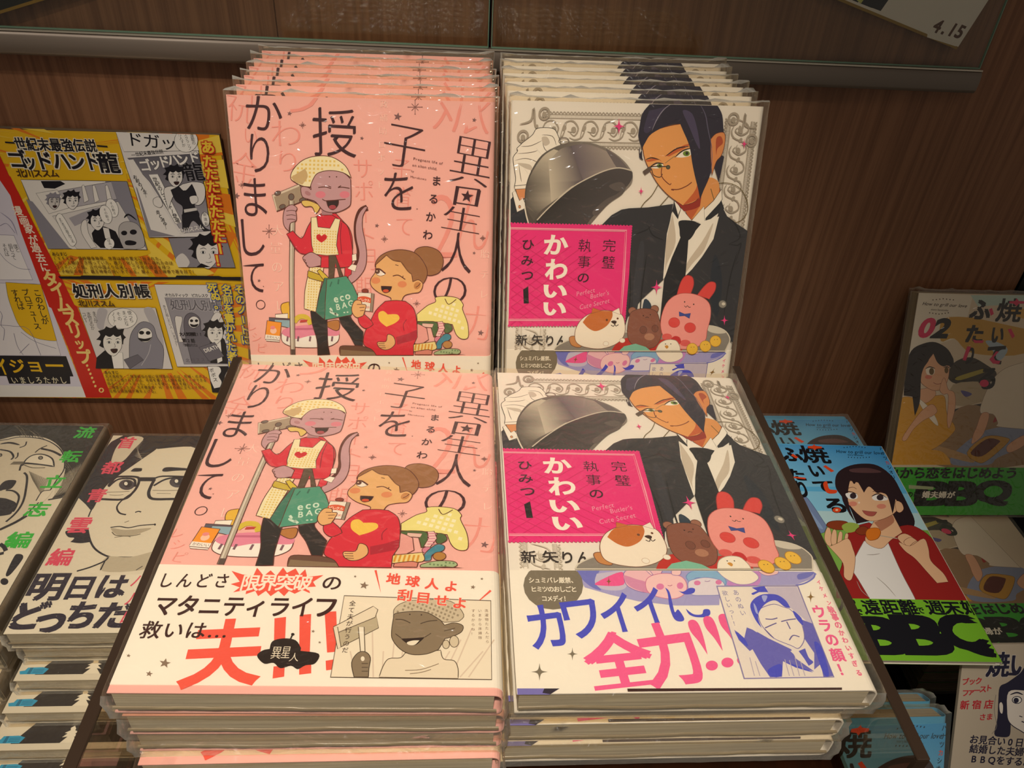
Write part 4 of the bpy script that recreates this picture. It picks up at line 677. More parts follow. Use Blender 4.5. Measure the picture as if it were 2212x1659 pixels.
    a.f(K, '820,925* 830,830 900,770 960,780* 985,925*', 0); a.f('f2ece2', '950,790* 1050,790* 1060,925* 975,925*', 0, K, .25); head(a, 960, 700, 100, K, 'ece6da', 1, 2); a.f('6d6870', '1060,850* 1180,805* 1230,850* 1110,930*', 0, K, .25)
    a.f('e2dbd4', '1320,208* 1780,212* 1960,640* 2000,910* 1515,910* 1400,500*', 0, K, .35); a.f('9a959a', '1410,320* 1790,325* 1955,890* 1575,890*', 0, K, .25); a.ts(K, 'オカルティック ピカレスク', 1425, 298, 1765, 304, 32, 32, 0, .015)
    a.ts('6d686e', '処刑人別帳', 1500, 380, 1850, 390, 95, 95, 0, .02, out='c5bfc0', ob=.05); a.ts(K, 'あなた殺したい人、いますか？', 1405, 395, 1515, 725, 26, 26)
    a.f('6d6870', '1580,620 1580,490 1640,450 1710,500 1720,600 1790,650 1800,880* 1640,880*', ol=K, w=.3); a.ell('f2ece2', 1658, 530, 48, 50, 0, K, .3); a.ell(K, 1638, 518, 14, 12); a.ell(K, 1680, 518, 14, 12); a.f(K, '1625,545 1660,552 1695,545 1680,570 1640,570')
    a.f('e6dfd6', '1495,500 1530,480 1560,500 1540,620 1570,700* 1530,700*', ol=K, w=.25); a.f('e6dfd6', '1800,520 1840,450 1890,460 1880,500 1830,560', ol=K, w=.25); a.f(K, '1800,880* 1790,720 1850,680 1920,680 1955,885*'); a.f('f2ece2', '1840,700* 1885,690* 1900,860* 1860,880*', 0); head(a, 1835, 620, 82, K, 'ece6da')
    a.ts(K, '大人気連載!!', 1550, 632, 1715, 632, 34, 34, 0, .03); a.ts(K, '第2話', 1575, 686, 1650, 688, 36, 36, 0, .03); a.ts(K, '「無能の力」', 1565, 725, 1690, 725, 28, 28, 0, .01); a.f('6d6870', '1700,745* 1835,700* 1915,820* 1790,865*', 0, K, .3); a.line('f2ece2', 'DEATH', 1755, 790, 42, 22, .02); a.ts('5d585f', '北川ススム', 1605, 855, 1780, 850, 36, 36)
    a.f(K, '1770,905* 1960,905* 2010,1000* 1990,1135* 1815,1128*', 0); a.f('f2ece2', '1775,908* 1870,910 1890,950 1870,990 1895,1040 1880,1085* 1830,1095* 1800,1030*', ol=K, w=.25); a.ts(K, 'ポポス', 1808, 940, 1840, 1020, 42, 38, 0, .008); a.f('d8d1ca', '1920,1000 1960,930 2010,960 1990,1040 1930,1060')
    for s_, X, Y in (('そのノートに', (2045, 2100), (250, 680)), ('名前を書かれた者は', (1940, 1990), (250, 900)), ('死ぬ。', (1815, 1870), (235, 380))): a.ts('efd23a', s_, X[0], Y[0], X[1], Y[1], 88, 84, 0, .025, out='2c4a94', ob=.085)
    a.ts('3a2410', 'あらすじ', 908, 958, 1000, 958, 30, 30, 0, .015)
    for i, s_ in enumerate(('天才高校生・二階堂純也の前に突然現れたのは、死神・ポポス。', 'ポポスに渡されたのは、名前を書いた人間を殺すことができる', '恐るべきノートだった。ノートを使い、悪人を殺していく', '二階堂だったが、天才捜査官“M”がその前に立ちふさがり、', '壮絶な頭脳戦が幕を上げる。')):
        a.ts('6a4410', s_, 915+i*9, 992+i*31, 915+i*9+29.5*len(s_), 993+i*31, 28, 28, 0, .01)
    return a
def face_cover():
    a = Art(P_LB); a.lim = (0, 0, 126, 182); a.view(0, 900, .21700); K, G = '1c1826', '6f6656'
    a.f('e6ddc8', '600,100* 2700,100* 2600,2300* -100,2300*', 0)
    a.f(K, '1200,185* 2400,165* 2300,700* 1985,440* 1960,340 1700,330* 1560,320* 1450,420 1300,540 1200,600 1110,660 1050,720 980,860 905,940* 880,900 760,790* 900,560 1010,380 1100,260')
    a.f('e6ddc8', '1130,190* 1230,185* 1110,250*', 0); a.f('d8cfba', '1170,290 1290,200 1430,215 1330,330 1230,440 1120,480 1110,430'); 
    for i in range(16): a.l('d8cfba', .5, [(1300+i*8, 215+i*14, 0), (1430-i*6, 240+i*10, 0)], 2); a.l(K, .4, [(1560+i*24, 325, 0), (1700+i*17, 300, 0)], 2)
    for i in range(7): a.l('8c8068', .25, [(1330+i*10, 500-i*22, 0), (1900, 330+i*4, 0)])
    a.f('e6ddc8', '1560,325* 1900,300 1980,370* 1900,700 1600,1330* 1400,1395 1150,1400 1020,1350 930,1250 870,1130 890,1000 950,880* 1010,760 1100,650 1350,470 1480,380'); a.l(K, .9, '880,1000 905,940 960,850'); a.l(K, 1.3, '870,1110 900,1240 960,1330 1080,1395 1200,1402 1380,1395 1600,1325')
    a.f(K, '650,1150 700,1130 860,1110* 880,1180 895,1250* 800,1262 700,1250* 740,1210 680,1200'); a.f(K, '760,800* 900,930* 905,945* 1000,780*', 0)
    a.f(K, '1300,545* 1340,515 1415,515* 1405,545 1330,550'); a.f(K, '1615,540 1640,510 1720,505 1915,520* 1900,535 1750,540 1650,550')
    a.l(K, 2.0, '1080,690 1150,610 1230,598 1340,600 1385,620 1370,690 1320,760 1230,825 1000,822', 0); a.l(K, 4.2, [(1385, 625, 0), (1540, 625, 0)]); a.l(K, 2.3, '1540,625 1500,700 1480,770 1520,820 1700,822 1810,820'); a.l(K, 1.6, '1535,620 1620,595 1880,600')
    for x, y in ((1262, 680), (1765, 655)): a.ell('4c4650', x, y, 78, 52); a.ell(K, x+10, y-8, 44, 34); a.ell('f4efe2', x-8, y-12, 18, 18)
    a.l(K, 1.8, '1080,700 1180,625 1330,625 1345,700'); a.l(K, 1.8, '1530,690 1650,625 1800,605 1860,620'); a.l(G, .5, '1060,755 1200,750 1290,745'); a.l(G, .4, '1090,780 1160,785 1230,778'); a.l(G, .5, '1520,735 1650,738 1830,732'); a.l(G, .4, '1560,765 1700,768')
    a.l(K, 1.2, '1320,760 1220,830 1165,900 1190,960 1255,978'); a.l(K, 1, '1345,955 1380,945 1405,952'); a.l(G, .6, '1240,1055 1285,1040')
    a.f('b9ae98', '1105,1110 1250,1130 1500,1110 1430,1150 1300,1185 1170,1180'); a.l(K, .9, '1100,1105 1190,1095 1280,1108 1400,1085 1545,1075'); a.ell(K, 1543, 1076, 10, 11); a.l(G, .7, '1115,1150 1160,1185 1300,1190 1400,1170'); a.l(G, .5, '1140,1205 1250,1190 1300,1200')
    a.f('c4b9a2', '1060,1400 1300,1400 1570,1340 1530,1460 1400,1530 1020,1540'); a.l(K, 1.2, '1080,1400 1040,1440 900,1500 765,1540'); a.l(K, .9, '1045,1440 1000,1530'); a.l(K, .6, '1355,1530 1420,1490')
    for ch, x, y, w_, h_ in zip('首都青雲編', (1262, 1115, 965, 795, 610), (262, 510, 785, 1080, 1400), (160, 185, 180, 215, 230), (100, 112, 118, 140, 150)): a.ts('e44a68', ch, x, y, x, y+1, w_*1.08, h_*1.12, 0, .024)
    a.f('ece4d0', '200,1620* 1900,1575* 2300,2300* -400,2300*', 0); a.view(0, 1240, .2525); a.f('ece4d0', '230,60* 1250,0* 1250,505* -80,520*', 0)
    N = '2c2438'
    for ch, x, y, w_, h_ in zip('明日は', (410, 690, 960), (105, 115, 105), (330, 270, 270), (230, 200, 210)): a.ts(N, ch, x, y, x, y+1, w_, h_, 0, .035)
    for ch, x, y, w_, h_ in zip('どっちだ', (235, 440, 700, 985), (355, 385, 350, 350), (330, 330, 290, 330), (240, 260, 240, 230)): a.ts(N, ch, x, y, x, y+1, w_, h_, 0, .04)
    a.ts('e0506a', 'ハルロ', 1195, 60, 1100, 370, 130, 130, -8, .01)
    return a
def shout_cover():
    a = Art(P_GB); a.lim = (40, 0, 126, 182); a.view(0, 900, .21700); K, G, GN = '1a1622', '6a6252', '2ec038'
    a.f('e6ddc8', '-900,60* 1050,60* 700,700* 0,2200* -1500,2200*', 0)
    a.f('211c18', '-600,60* 1050,95* 1040,150 900,400 780,620 700,740 640,790 520,815* 600,700 650,520 640,380 560,270 420,205 200,190 0,230 -600,400*'); 
    rd = random.Random(4)
    for i in range(60):
        t = rd.random(); x, y = 150+t*560, 120+t*t*420; a.l(rd.choice(('4a4238', '8a8070', '0e0a08', '6a5f50')), .3, [(x-90+rd.random()*60, y-60+rd.random()*50, 0), (x+20, y+rd.random()*50, 0), (x+70+rd.random()*50, y+120+rd.random()*90, 0)], 1)
    for i in range(20): a.l('cfc4ac', .35, [(540+i*11, 800-i*4, 0), (560+i*14, 700-i*5, 0), (600+i*12, 600-i*8, 0)], 1)
    a.f('dcd2bc', '-600,300* 0,240 200,205 420,225 560,290 630,380 640,520 560,640 480,760 340,900 200,1020 0,1120* -600,1200*', ol=K, w=.9)
    a.l(K, 2, '0,275 100,262 200,285', 1); a.l(K, 1, '265,250 250,290 195,310'); a.l(K, 1, '350,360 400,320 470,290'); a.l(K, 1.8, '410,320 520,345 610,390'); a.l(K, 1.4, '0,330 100,350 135,400 110,430'); a.l(K, 1, '180,360 175,400 150,420')
    a.f('ece4d0', '225,490 260,430 330,385 430,378 520,420 540,500* 400,480 240,470', ol=K, w=1.1); a.ell('8a8478', 405, 412, 20, 16, 0, K, .7); a.l(K, 1.3, '195,540 225,470 330,470 520,495'); a.l(G, .8, '235,480 320,510 450,510'); a.ell('8a8478', 5, 385, 14, 14, 0, K, .7)
    for i in range(22): a.l(G, .3, [(290+i*9, 545+i*4, 0), (330+i*4, 640+i*7, 0)]); a.l(G, .3, [(100+i*6, 480, 0), (140+i*5, 450, 0)])
    a.l(K, 1.5, '240,560 270,600 260,720 230,850 160,960 60,1050'); a.f(K, '0,690 60,640 150,635 160,660 110,720 40,730 0,740'); a.l(K, 1.4, '60,735 140,745 190,800 160,900 130,950'); a.f(K, '-300,800 0,810 100,830 165,870 130,940 60,985 -300,1000')
    a.f('e6ddc8', '360,840 420,750 500,735 520,750 430,850'); a.l(K, .8, '360,840 420,750 500,735'); a.l(K, 1.6, '0,1130 150,1060 270,990'); a.l(K, 1.2, '480,830 640,800 700,760')
    for ch, x, y, w_, h_ in zip('流転立志編', (850, 710, 540, 375, 190), (160, 398, 650, 925, 1230), (185, 190, 210, 220, 250), (100, 105, 115, 125, 140)): a.ts(GN, ch, x, y, x, y+1, w_*1.08, h_*1.12, 0, .024)
    a.f('ece4d0', '-900,1330* 420,1330* 100,2200* -1500,2200*', 0); a.f(K, '140,1400 180,1370 230,1385 215,1440 100,1580 60,1570'); a.ell(K, 45, 1645, 40, 34); a.l(K, 2.5, '0,1270 40,1300 60,1340'); a.l(K, 2.5, '0,1370 40,1360')
    return a
def dark_cover():
    a = Art(P_LB.shift(0, -12, -32)); W = 128; a.lim = (0, 0, 127, 182); P = lambda *q: q
    def R(c, pts): a.poly(pts, c)
    R('2a2220', [(11, 4), (127, 4), (127, 30), (30, 30)]); R('2f9cc8', [(2, 4.4), (16, 4.4), (18, 8), (14, 9.2), (5, 9), (4, 7), (1, 6.5)]); R('1f6f94', [(6, 4.6), (8, 4.6), (8.4, 9), (6.6, 9)])
    for k_ in range(3): R('1f6f94', [(9, 5.4+k_), (15.4, 5.5+k_), (15.5, 5.9+k_), (9, 5.8+k_)])
    for cx in (45, 105):
        a.poly([(cx-5, 4), (cx-1.8, 8), (cx-5, 7.6), (cx-2.6, 10), (cx-4.4, 10.4), (cx-1.5, 12), (cx-2, 13.6), (cx, 15), (cx+1.4, 13), (cx+1.2, 12), (cx+4, 10.8), (cx+2, 10), (cx+5, 7.4), (cx+2, 8), (cx+5.4, 4)], 'e6ddc8')
    return a
def blue_cover():
    a = Art(P_BT); a.lim = (0, 0, 127, 178); V = (1620, 880, .26763); RD = 'e2481c'
    a.view(*V)
    for c, p in (('5cb0d8', [(0, 130), (127.5, 130), (127.5, 182), (0, 182)]), ('86c4dc', [(0, 112), (127.5, 112), (127.5, 130), (0, 130)]), ('b4d4d4', [(0, 96), (127.5, 96), (127.5, 112), (0, 112)]), ('7fae4a', [(0, 40), (127.5, 40), (127.5, 97), (0, 99)])): a.poly(p, c)
    a.f(('3f94cc', '7cc0dc', (600, 290), (600, 620)), '-400,290* 1090,300* 1280,640* -300,640*', 0)
    a.f('7486a8', '400,700* 470,740 620,960* 600,1010* 520,1000 300,800*', ol='3a4a6a', w=.3); a.f('8aa0c0', '430,760 520,880 590,980 540,960 450,860')
    # friendly long-haired figure with a skewer (plain generic figure)
    HR, SK, O, RJ = '2c1c20', 'e8b88c', '6b3a2a', '9c2420'
    a.f(HR, '690,640 700,540 780,480 900,455 1030,470 1150,560 1220,680 1290,820 1330,920 1310,1000* 1180,960 1100,900 860,940* 800,800 740,720')
    a.f(RJ, '1100,1000* 1270,950 1400,1000 1520,1120 1640,1330 1760,1540 1730,1600* 700,1600* 700,1420 740,1280* 790,1020 860,960 960,930*', ol='5a1010', w=.3)
    a.f('ece6dc', '920,1080* 1100,1060* 1220,1330 1330,1540 1340,1600* 1000,1600* 880,1400 820,1290 860,1190', ol='8a7a70', w=.3); a.f(SK, '1000,920* 1150,860* 1230,1010* 1140,1070 1060,1140 960,1110 930,1050', ol=O, w=.25); a.f('b87a5a', '1000,930* 1150,870* 1160,930 1060,1000*')
    for q in ('940,1190 1000,1190 1050,1180', '1020,1370 1100,1440 1180,1530', '860,1400 900,1480 970,1540'): a.l('a09488', .5, q, 1)
    a.f(SK, '780,690 790,590* 840,600 1000,640 1130,700 1190,760* 1180,840 1080,900 970,918 880,870 800,780', ol=O, w=.3); a.f(SK, '1175,760 1220,770 1240,820 1210,850 1180,830', ol=O, w=.25)
    a.f(HR, '760,560* 850,500* 1000,520 1100,600 1170,700 1165,800 1150,860* 1110,720 1060,690 1020,690 960,640 920,690* 880,620 860,600 840,620 810,590 790,700 800,800 850,930* 790,840 740,720'); a.f('5a3c3c', '810,500 950,490 1060,520 1000,530 830,525')
    a.f('f4eee4', '770,700 810,690 860,700 865,735 800,740'); a.ell('3a2c30', 832, 715, 26, 24); a.l('241418', .9, '755,690 800,680 865,700', 1); a.f('f4eee4', '985,725 1030,705 1100,720 1105,750 1010,752'); a.ell('3a2c30', 1050, 728, 28, 24); a.l('241418', .9, '980,720 1040,698 1110,735', 1)
    a.l('5a2c20', .4, '790,655 830,645 860,660'); a.l('5a2c20', .4, '990,680 1040,675 1080,695'); a.ell('dc8a70', 830, 780, 34, 20); a.ell('dc8a70', 1060, 800, 38, 20); a.f('b0584c', '905,832* 960,840 1025,845* 1000,875 960,878 925,860', ol=O, w=.25); a.ell('f4dcc4', 880, 770, 8, 8)
    a.l('b8a890', .8, [(1040, 1035, 0), (1190, 1060, 0)]); a.f('8a3a1c', '620,960 640,925 720,915 790,930 780,980 700,990', ol='4a1c10'); a.f('9ab04a', '740,960 800,930 880,950 850,1000 780,1010'); a.f('8a3a1c', '850,1000 900,960 950,975 950,1020 890,1030', ol='4a1c10'); a.f('dc7820', '935,1010 960,980 1030,975 1055,1010 1030,1060 970,1075 940,1050', ol='8a4410')
    for x in (0, 1, 2, 3): a.f(SK, [(600+x*52, 1060+x*14, 0), (620+x*50, 975+x*16, 0), (650+x*48, 990+x*14, 0), (660+x*38, 1090+x*6, 0), (640+x*36, 1130, 0)], ol=O, w=.25)
    a.f(SK, '600,1090 640,1120 700,1100 790,1060 830,1140 850,1230 820,1390 760,1370 750,1260 660,1150', ol=O, w=.25)
    for x in (0, 1, 2): a.f(SK, [(1190+x*50, 1050+x*36, 0), (1250+x*50, 1020+x*30, 0), (1330+x*34, 1070+x*30, 0), (1300+x*34, 1130+x*20, 0), (1240+x*40, 1110+x*20, 0)], ol=O, w=.25)
    a.f(SK, '1200,1090 1290,1120 1400,1060 1440,1140 1460,1240 1560,1340 1600,1410* 1510,1420* 1420,1320 1330,1220 1250,1160', ol=O, w=.25)
    # title in two columns
    for ch, x, y, w_, h_ in (('焼', 515, 380, 235, 140), ('い', 535, 512, 130, 110), ('て', 600, 640, 190, 110), ('る', 690, 790, 190, 125), ('ふ', 330, 380, 170, 120), ('た', 370, 545, 160, 100), ('り', 420, 660, 110, 140)): a.ts('101014', ch, x, y, x, y+1, w_, h_, 0, .022 if ch == '焼' else .036)
    a.f(RD, '465,315* 505,312* 515,298* 530,312* 580,318* 580,332* 535,335* 525,348* 508,335* 468,330*', 0); a.f(RD, '590,478* 610,468* 680,515* 655,525*', 0); a.f(RD, '590,620 620,600 640,660 700,670 690,695 620,690'); a.ell(RD, 700, 830, 36, 22, 0, '101014', .4); a.ell('e8d8b0', 700, 830, 12, 7); a.f(RD, '330,390* 345,375* 390,405* 372,415*', 0); a.f(RD, '350,560* 450,570* 445,582* 350,572*', 0)
    for i in range(8): a.ell('103040', 760+i*24, 326-(3.5-abs(i-3.5))*3, 4, 4); a.ell('103040', 795+i*24, 404+(3.5-abs(i-3.5))*1.5, 4, 4)
    a.line('103040', 'How to grill our love', 695, 368, 34, -1, 's', w_=40, sh=.3); a.line('103040', 'story hanatsuka', 790, 390, 18, -1)
    for i, ch in enumerate('ハナツカシオリ'): a.ts('e2481c' if ch == 'カ' else '103040', ch, 1060+i*16, 335+i*38, 1060+i*16, 336+i*38, 34, 30, 0, .01)
    return a
def blue_band():
    a = Art(P_BT, .3); a.lim = (0, .3, 127, 41.4); K = '14141a'; a.view(1700, 1215, .26765)
    for ch, x, w_ in zip('遠距離で週末婚', (680, 830, 975, 1075, 1190, 1330, 1480), (150, 150, 150, 66, 150, 150, 150)): a.ts(K, ch, x, 362 if w_ > 100 else 388, x+1, 362, w_, 120 if w_ > 100 else 56, 0, .022)
    a.ts(K, 'で', 580, 400, 581, 400, 62, 52, 0, .04); a.ts(K, 'キャンプ', 200, 362, 500, 362, 130, 120, 0, .03)
    a.t(K, 'B', 770, 590, 350, 290, 0, .045); a.t(K, 'B', 1090, 585, 420, 300, 0, .045); a.t(K, 'Q', 1460, 590, 420, 310, 0, .045); a.ts('7ab82a', 'が', 605, 520, 606, 520, 66, 60, 0, .02)
    return a
def tan_cover():
    a = Art(P_S2); a.lim = (0, 0, 127, 182); V = (1620, 560, .26763); W6 = (1860, 600, .15913); PK, K = 'd82a62', '141014'
    P = lambda c, *q: a.poly(list(q), c)
    P('d8c8b4', (0, 0), (127.5, 0), (127.5, 182), (0, 182)); a.view(*V)
    a.f('e4dcd0', '1365,270* 1800,290* 1700,600 1500,700 1300,900 1100,1300*'); a.f('c89a3c', '1560,480 1800,470* 2212,560* 2212,760 1800,760 1650,640 1540,660'); a.f('b8d0cc', '1780,290* 2212,290* 2212,360* 1840,380*'); a.f('a8bcd0', '1900,660 2000,670 2080,730 2010,820 1960,740'); a.f('d8a84c', '2070,420 2212,400 2212,480')
    a.f('3c342c', '1640,840 1780,790 1920,860 1990,920 1940,990 1700,1010 1600,960'); a.f('a89a3c', '1670,950 1900,880 1920,900 1700,975'); a.f('b8a68c', '1640,1010 1950,1000 1920,1130 1660,1180'); a.f('3c342c', '1650,1210 1890,1160 1880,1185 1660,1235'); a.f('5a5494', '1700,1060 1760,1070 1790,1090 1740,1110'); a.f('9a7c5c', '1640,1240 1900,1200 2212,1500 2212,1659 1500,1659')
    a.f('a32420', '1960,1310 2070,1120 2110,1090 2020,1290*'); a.f('8a94b4', '1650,1560 1900,1380 2212,1360 2212,1500 2000,1600 1920,1659 1640,1659'); a.f('a32420', '1050,1320* 1160,1330* 1130,1480* 1010,1480*', 0); a.f('b89468', '1480,1500 1700,1560 1800,1610 1780,1640 1500,1560')
    # man in white shirt, face outside the picture
    a.f('e0d4c4', '2212,830* 2060,880 1960,970 1880,1130 1860,1240 1960,1250 2000,1320 2000,1350 2212,1370*', ol='8a7668', w=.3); a.f('dca888', '1870,1245 1930,1250 1900,1370 1860,1440 1790,1490 1800,1420 1830,1350', ol='8a4a34', w=.25); a.f('c09034', '1750,1560 1900,1430 2070,1440 2080,1480 1920,1620 1840,1640', ol='6a4a1c', w=.3)
    a.f('5c2418', '1780,1560 1910,1450 2010,1460 2000,1490 1870,1590'); a.f('dca888', '2080,1500 2212,1420 2212,1500 2090,1560', ol='8a4a34', w=.25)
    # long-haired figure in a yellow jumper (plain generic figure)
    HR, SK, O, YL = '1e1416', 'e2ae8c', '7a3c2a', 'd8a034'
    a.f(HR, '1240,1100* 1250,900 1300,740 1400,680 1500,670 1600,730 1645,830 1620,870* 1400,900 1370,1100 1340,1260* 1290,1230 1320,1110*')
    a.f(YL, '1160,1160 1250,1110 1340,1120 1500,1100 1570,1110 1590,1250 1650,1340 1640,1400 1500,1520 1300,1600 1200,1640 1070,1650 1100,1400 1130,1250', ol='8a5a1c', w=.3); a.f(YL, '1070,1640* 1200,1560 1500,1540 1600,1600 1620,1659* 1060,1659*')
    a.f(SK, '1370,1050* 1470,1030* 1500,1090 1420,1160 1350,1110', ol=O, w=.25); a.f('f0e8dc', '1350,1120 1420,1170 1490,1260 1520,1340 1480,1320 1400,1220', ol='a89070', w=.25)
    a.f(SK, '1395,890 1420,840 1480,760* 1540,840 1610,860* 1600,960 1560,1040 1490,1060 1420,1030 1375,980', ol=O, w=.3); a.f(SK, '1300,960 1330,925 1365,940 1360,1010 1320,1000', ol=O, w=.25); a.ell('c07048', 1335, 968, 14, 22)
    a.f(HR, '1290,900 1320,760 1420,690 1560,700 1640,800 1630,860* 1600,850 1560,865 1510,830 1470,750 1440,820 1400,880 1380,960 1370,1150 1330,1265* 1310,1100'); a.f('f4ece0', '1420,885 1460,875 1490,890 1480,930 1430,930'); a.ell('6a5020', 1465, 905, 20, 28); a.ell('6a5020', 1585, 895, 16, 26); a.l(HR, .8, '1415,885 1450,868 1495,882', 1); a.l(HR, .7, '1560,875 1590,866 1610,880', 1)
    a.ell('dc7c68', 1440, 950, 28, 16); a.l('8a3a2c', .4, '1480,995 1510,1008 1545,1000 1560,985'); a.f(SK, '1530,1050 1560,960 1580,980 1600,1050 1650,1080 1655,1200 1610,1360 1590,1300 1600,1100 1560,1090', ol=O, w=.25); a.f(SK, '1230,1440 1330,1290 1400,1210 1470,1170 1510,1220 1480,1260 1400,1300 1320,1370 1260,1460', ol=O, w=.25)
    # title
    a.view(*W6)
    for ch, x, y, w_, h_ in (('焼', 2010, 440, 350, 330), ('い', 1850, 770, 190, 260), ('て', 1830, 1040, 280, 300), ('る', 1720, 1360, 280, 330), ('ふ', 1620, 430, 290, 300), ('た', 1540, 760, 270, 260), ('り', 1470, 1050, 180, 260)): a.ts(K, ch, x, y, x, y+1, w_, h_, 0, .022 if ch == '焼' else .038)
    for q in ('2010,320* 2090,315* 2110,275* 2140,315* 2220,320* 2220,350* 2140,352* 2110,385* 2070,352* 2010,345*', '1735,430* 1775,410* 1800,490* 1760,515*', '1990,700* 2035,690* 2085,790* 2050,825*', '1510,835* 1560,850 1665,850* 1650,885 1540,885*', '1440,930* 1490,935* 1420,1125* 1375,1115*', '1830,1000 1870,1000 1800,1080 1820,1120 1890,1130 1870,1170 1790,1165 1740,1110'): a.f(PK, q, 0)
    a.ell(PK, 1670, 1432, 62, 50); a.t(PK, '0', 895, 680, 215, 275, 0, 'o.045', .25); a.t(K, '2', 1100, 685, 235, 275, 0, 'o.045', .25)
    for i in range(7): a.ell('5a4434', 975+i*46, 300-(3-abs(i-3))*5, 8, 8); a.ell('5a4434', 930+i*42, 475+(3-abs(i-3))*6, 8, 8)
    a.line('4a3428', 'How to grill our love', 825, 370, 62, -2, 's', w_=66, sh=.3); a.line('4a3428', 'story hanatsuka', 945, 440, 34, -2)
    return a
def tan_band():
    a = Art(P_S2, .3); a.lim = (0, .3, 127, 41.4); K = '101412'; a.view(1620, 880, .26763)
    for i, ch in enumerate('隣席から恋をはじめよう'): a.ts(K, ch, 1050+i*106, 528, 1051+i*106, 528, 112, 96, 0, .03)
    a.t(K, 'B', 1480, 695, 300, 200, 0, .045); a.t(K, 'B', 1715, 695, 260, 200, 0, .045); a.t(K, 'Q', 1960, 692, 300, 205, 0, .045); a.f('a8b890', '1280,625* 1480,640* 1478,662* 1280,655*', 0); a.ts('e8e4d8', '婚夫婦が', 1420, 702, 1620, 705, 66, 56, 0, .03, out=K, ob=.05); a.ts(K, 'の新', 1290, 700, 1345, 702, 52, 48, 0, .03)
    return a
def board_art():
    a = Art(P_SK, .05); a.lim = (0, 0, 241, 212); V = (1840, 1400, .16817); K, R = '1a1630', 'b8242c'; a.view(*V)
    a.ts(K, '焼いてるふたり', 1880, 210, 3600, 190, 300, 330, 0, .03, out='ece4d8', ob=.04)
    for s_, x0, y0, x1, y1, z_ in (('ブック', 1460, 430, 1630, 420, 95), ('ファースト', 1460, 575, 1760, 510, 95), ('新宿店', 1450, 730, 1760, 720, 120), ('さま', 1680, 885, 1770, 880, 90)): a.ts(R, s_, x0, y0, x1, y1, z_, z_, 0, .025)
    a.f(K, '2150,330 2212,250* 2600,260* 2900,700 2800,1100 2500,1400 2300,1100* 2040,860 2040,1000 2020,1130 1900,1140 1830,1100 1870,900 1880,700 1900,500 2000,440'); a.f('e4d8c8', '2010,560 2212,540 2500,600 2520,900 2300,1100 2150,1050 2020,950 1990,800', ol=K, w=.5); a.f('e4d8c8', '1890,720 1920,690 1945,740 1935,840 1900,820', ol=K, w=.4)
    a.ell('f2ece0', 2120, 665, 60, 45, 0, K, .5); a.ell(K, 2110, 670, 34, 34); a.ell('f2ece0', 2350, 660, 60, 45, 0, K, .5); a.ell(K, 2345, 670, 34, 34); a.l(K, 1, '2030,600 2120,570 2200,600', 1); a.l(K, .5, '2150,870 2190,885'); a.l(K, .7, '2180,940 2250,960 2330,930'); a.f(K, '1930,370 2000,320 2100,320 2110,350 2000,350'); a.l('8a8078', .3, '1850,600 1830,800 1860,1000 1800,1100')
    for s_, y in (('お見合い0日で', 1170), ('結婚した夫婦が', 1290), ('BBQをするお話', 1420)): a.ts(K, s_, 1570, y, 1570+100*len(s_), y+50, 118, 118, -3, .02)
    return a
def card_art(pose, w_, h_, n, base='e8dcd4'):
    a = Art(pose, .05); a.lim = (0, 0, w_, h_)
    P = lambda c, *q: a.poly(list(q), c)
    P(base, (0, 0), (w_, 0), (w_, h_), (0, h_)); P('9a7420', (0, 0), (w_, 0), (w_, 1.6), (0, 1.6))
    rd = random.Random(n)
    for i in range(9):
        x = rd.uniform(w_*.05, w_*.72); P(rd.choice(('14140f', '1c1c26', '14140f')), (x, 3), (x+8+rd.random()*10, 2+rd.random()*3), (x+16+rd.random()*14, 70), (x+4, 80+rd.random()*30))
        P(rd.choice(('a8b838', 'c8c86a', 'e8dcd4')), (x-3, 4), (x+1, 3), (x+8, 46), (x+3, 50))
    return a
# ================================================================ the place
def boxf(name, a, b, m, label=None, cat=None, kind=None, parent=None, bev=0):
    V, F = box_vf(*a, *b, bev); me = mesh(name, V, F, m); import bmesh; bm = bmesh.new(); bm.from_mesh(me); bmesh.ops.recalc_face_normals(bm, faces=bm.faces); bm.to_mesh(me); bm.free()
    o = mobj(name, me, parent, kind)
    if not parent: o.matrix_world = W4(0, 0, 0)
    return tag(o, label, cat)
boxf('floor', (-3000, -3000, -1250), (3000, 800, -1200), mat('shop_floor', '6a5a48', .5), kind='structure')
wb = empty('wall_back', W4(0, 0, 0)); wb['kind'] = 'structure'
boxf('panel_backing', (-900, 366, -700), (1500, 380, 900), BLACK, parent=wb)
for x0, x1 in ((-900, .2), (.5, 127.3), (129, 545)): boxf('wood_panel', (x0, 360, -700), (x1, 366, 900), WOOD, parent=wb, bev=.4)
boxf('black_panel', (547, 360, -700), (1500, 366, 900), BLACK, parent=wb)
boxf('display_table', (-900, -40, -400), (1200, 359.5, -345), DARK, 'dark wooden display table under all the book stacks', 'table', bev=2)
boxf('table_plinth', (-880, 0, -1200), (1180, 355, -400), DARK, 'dark plinth below the wooden display table', 'plinth', bev=2)
boxf('display_riser', (-9, -22, -345), (269, 356, -67.4), DARK, 'dark brown riser box under the clear tray with the two middle stacks', 'riser', bev=1.5)
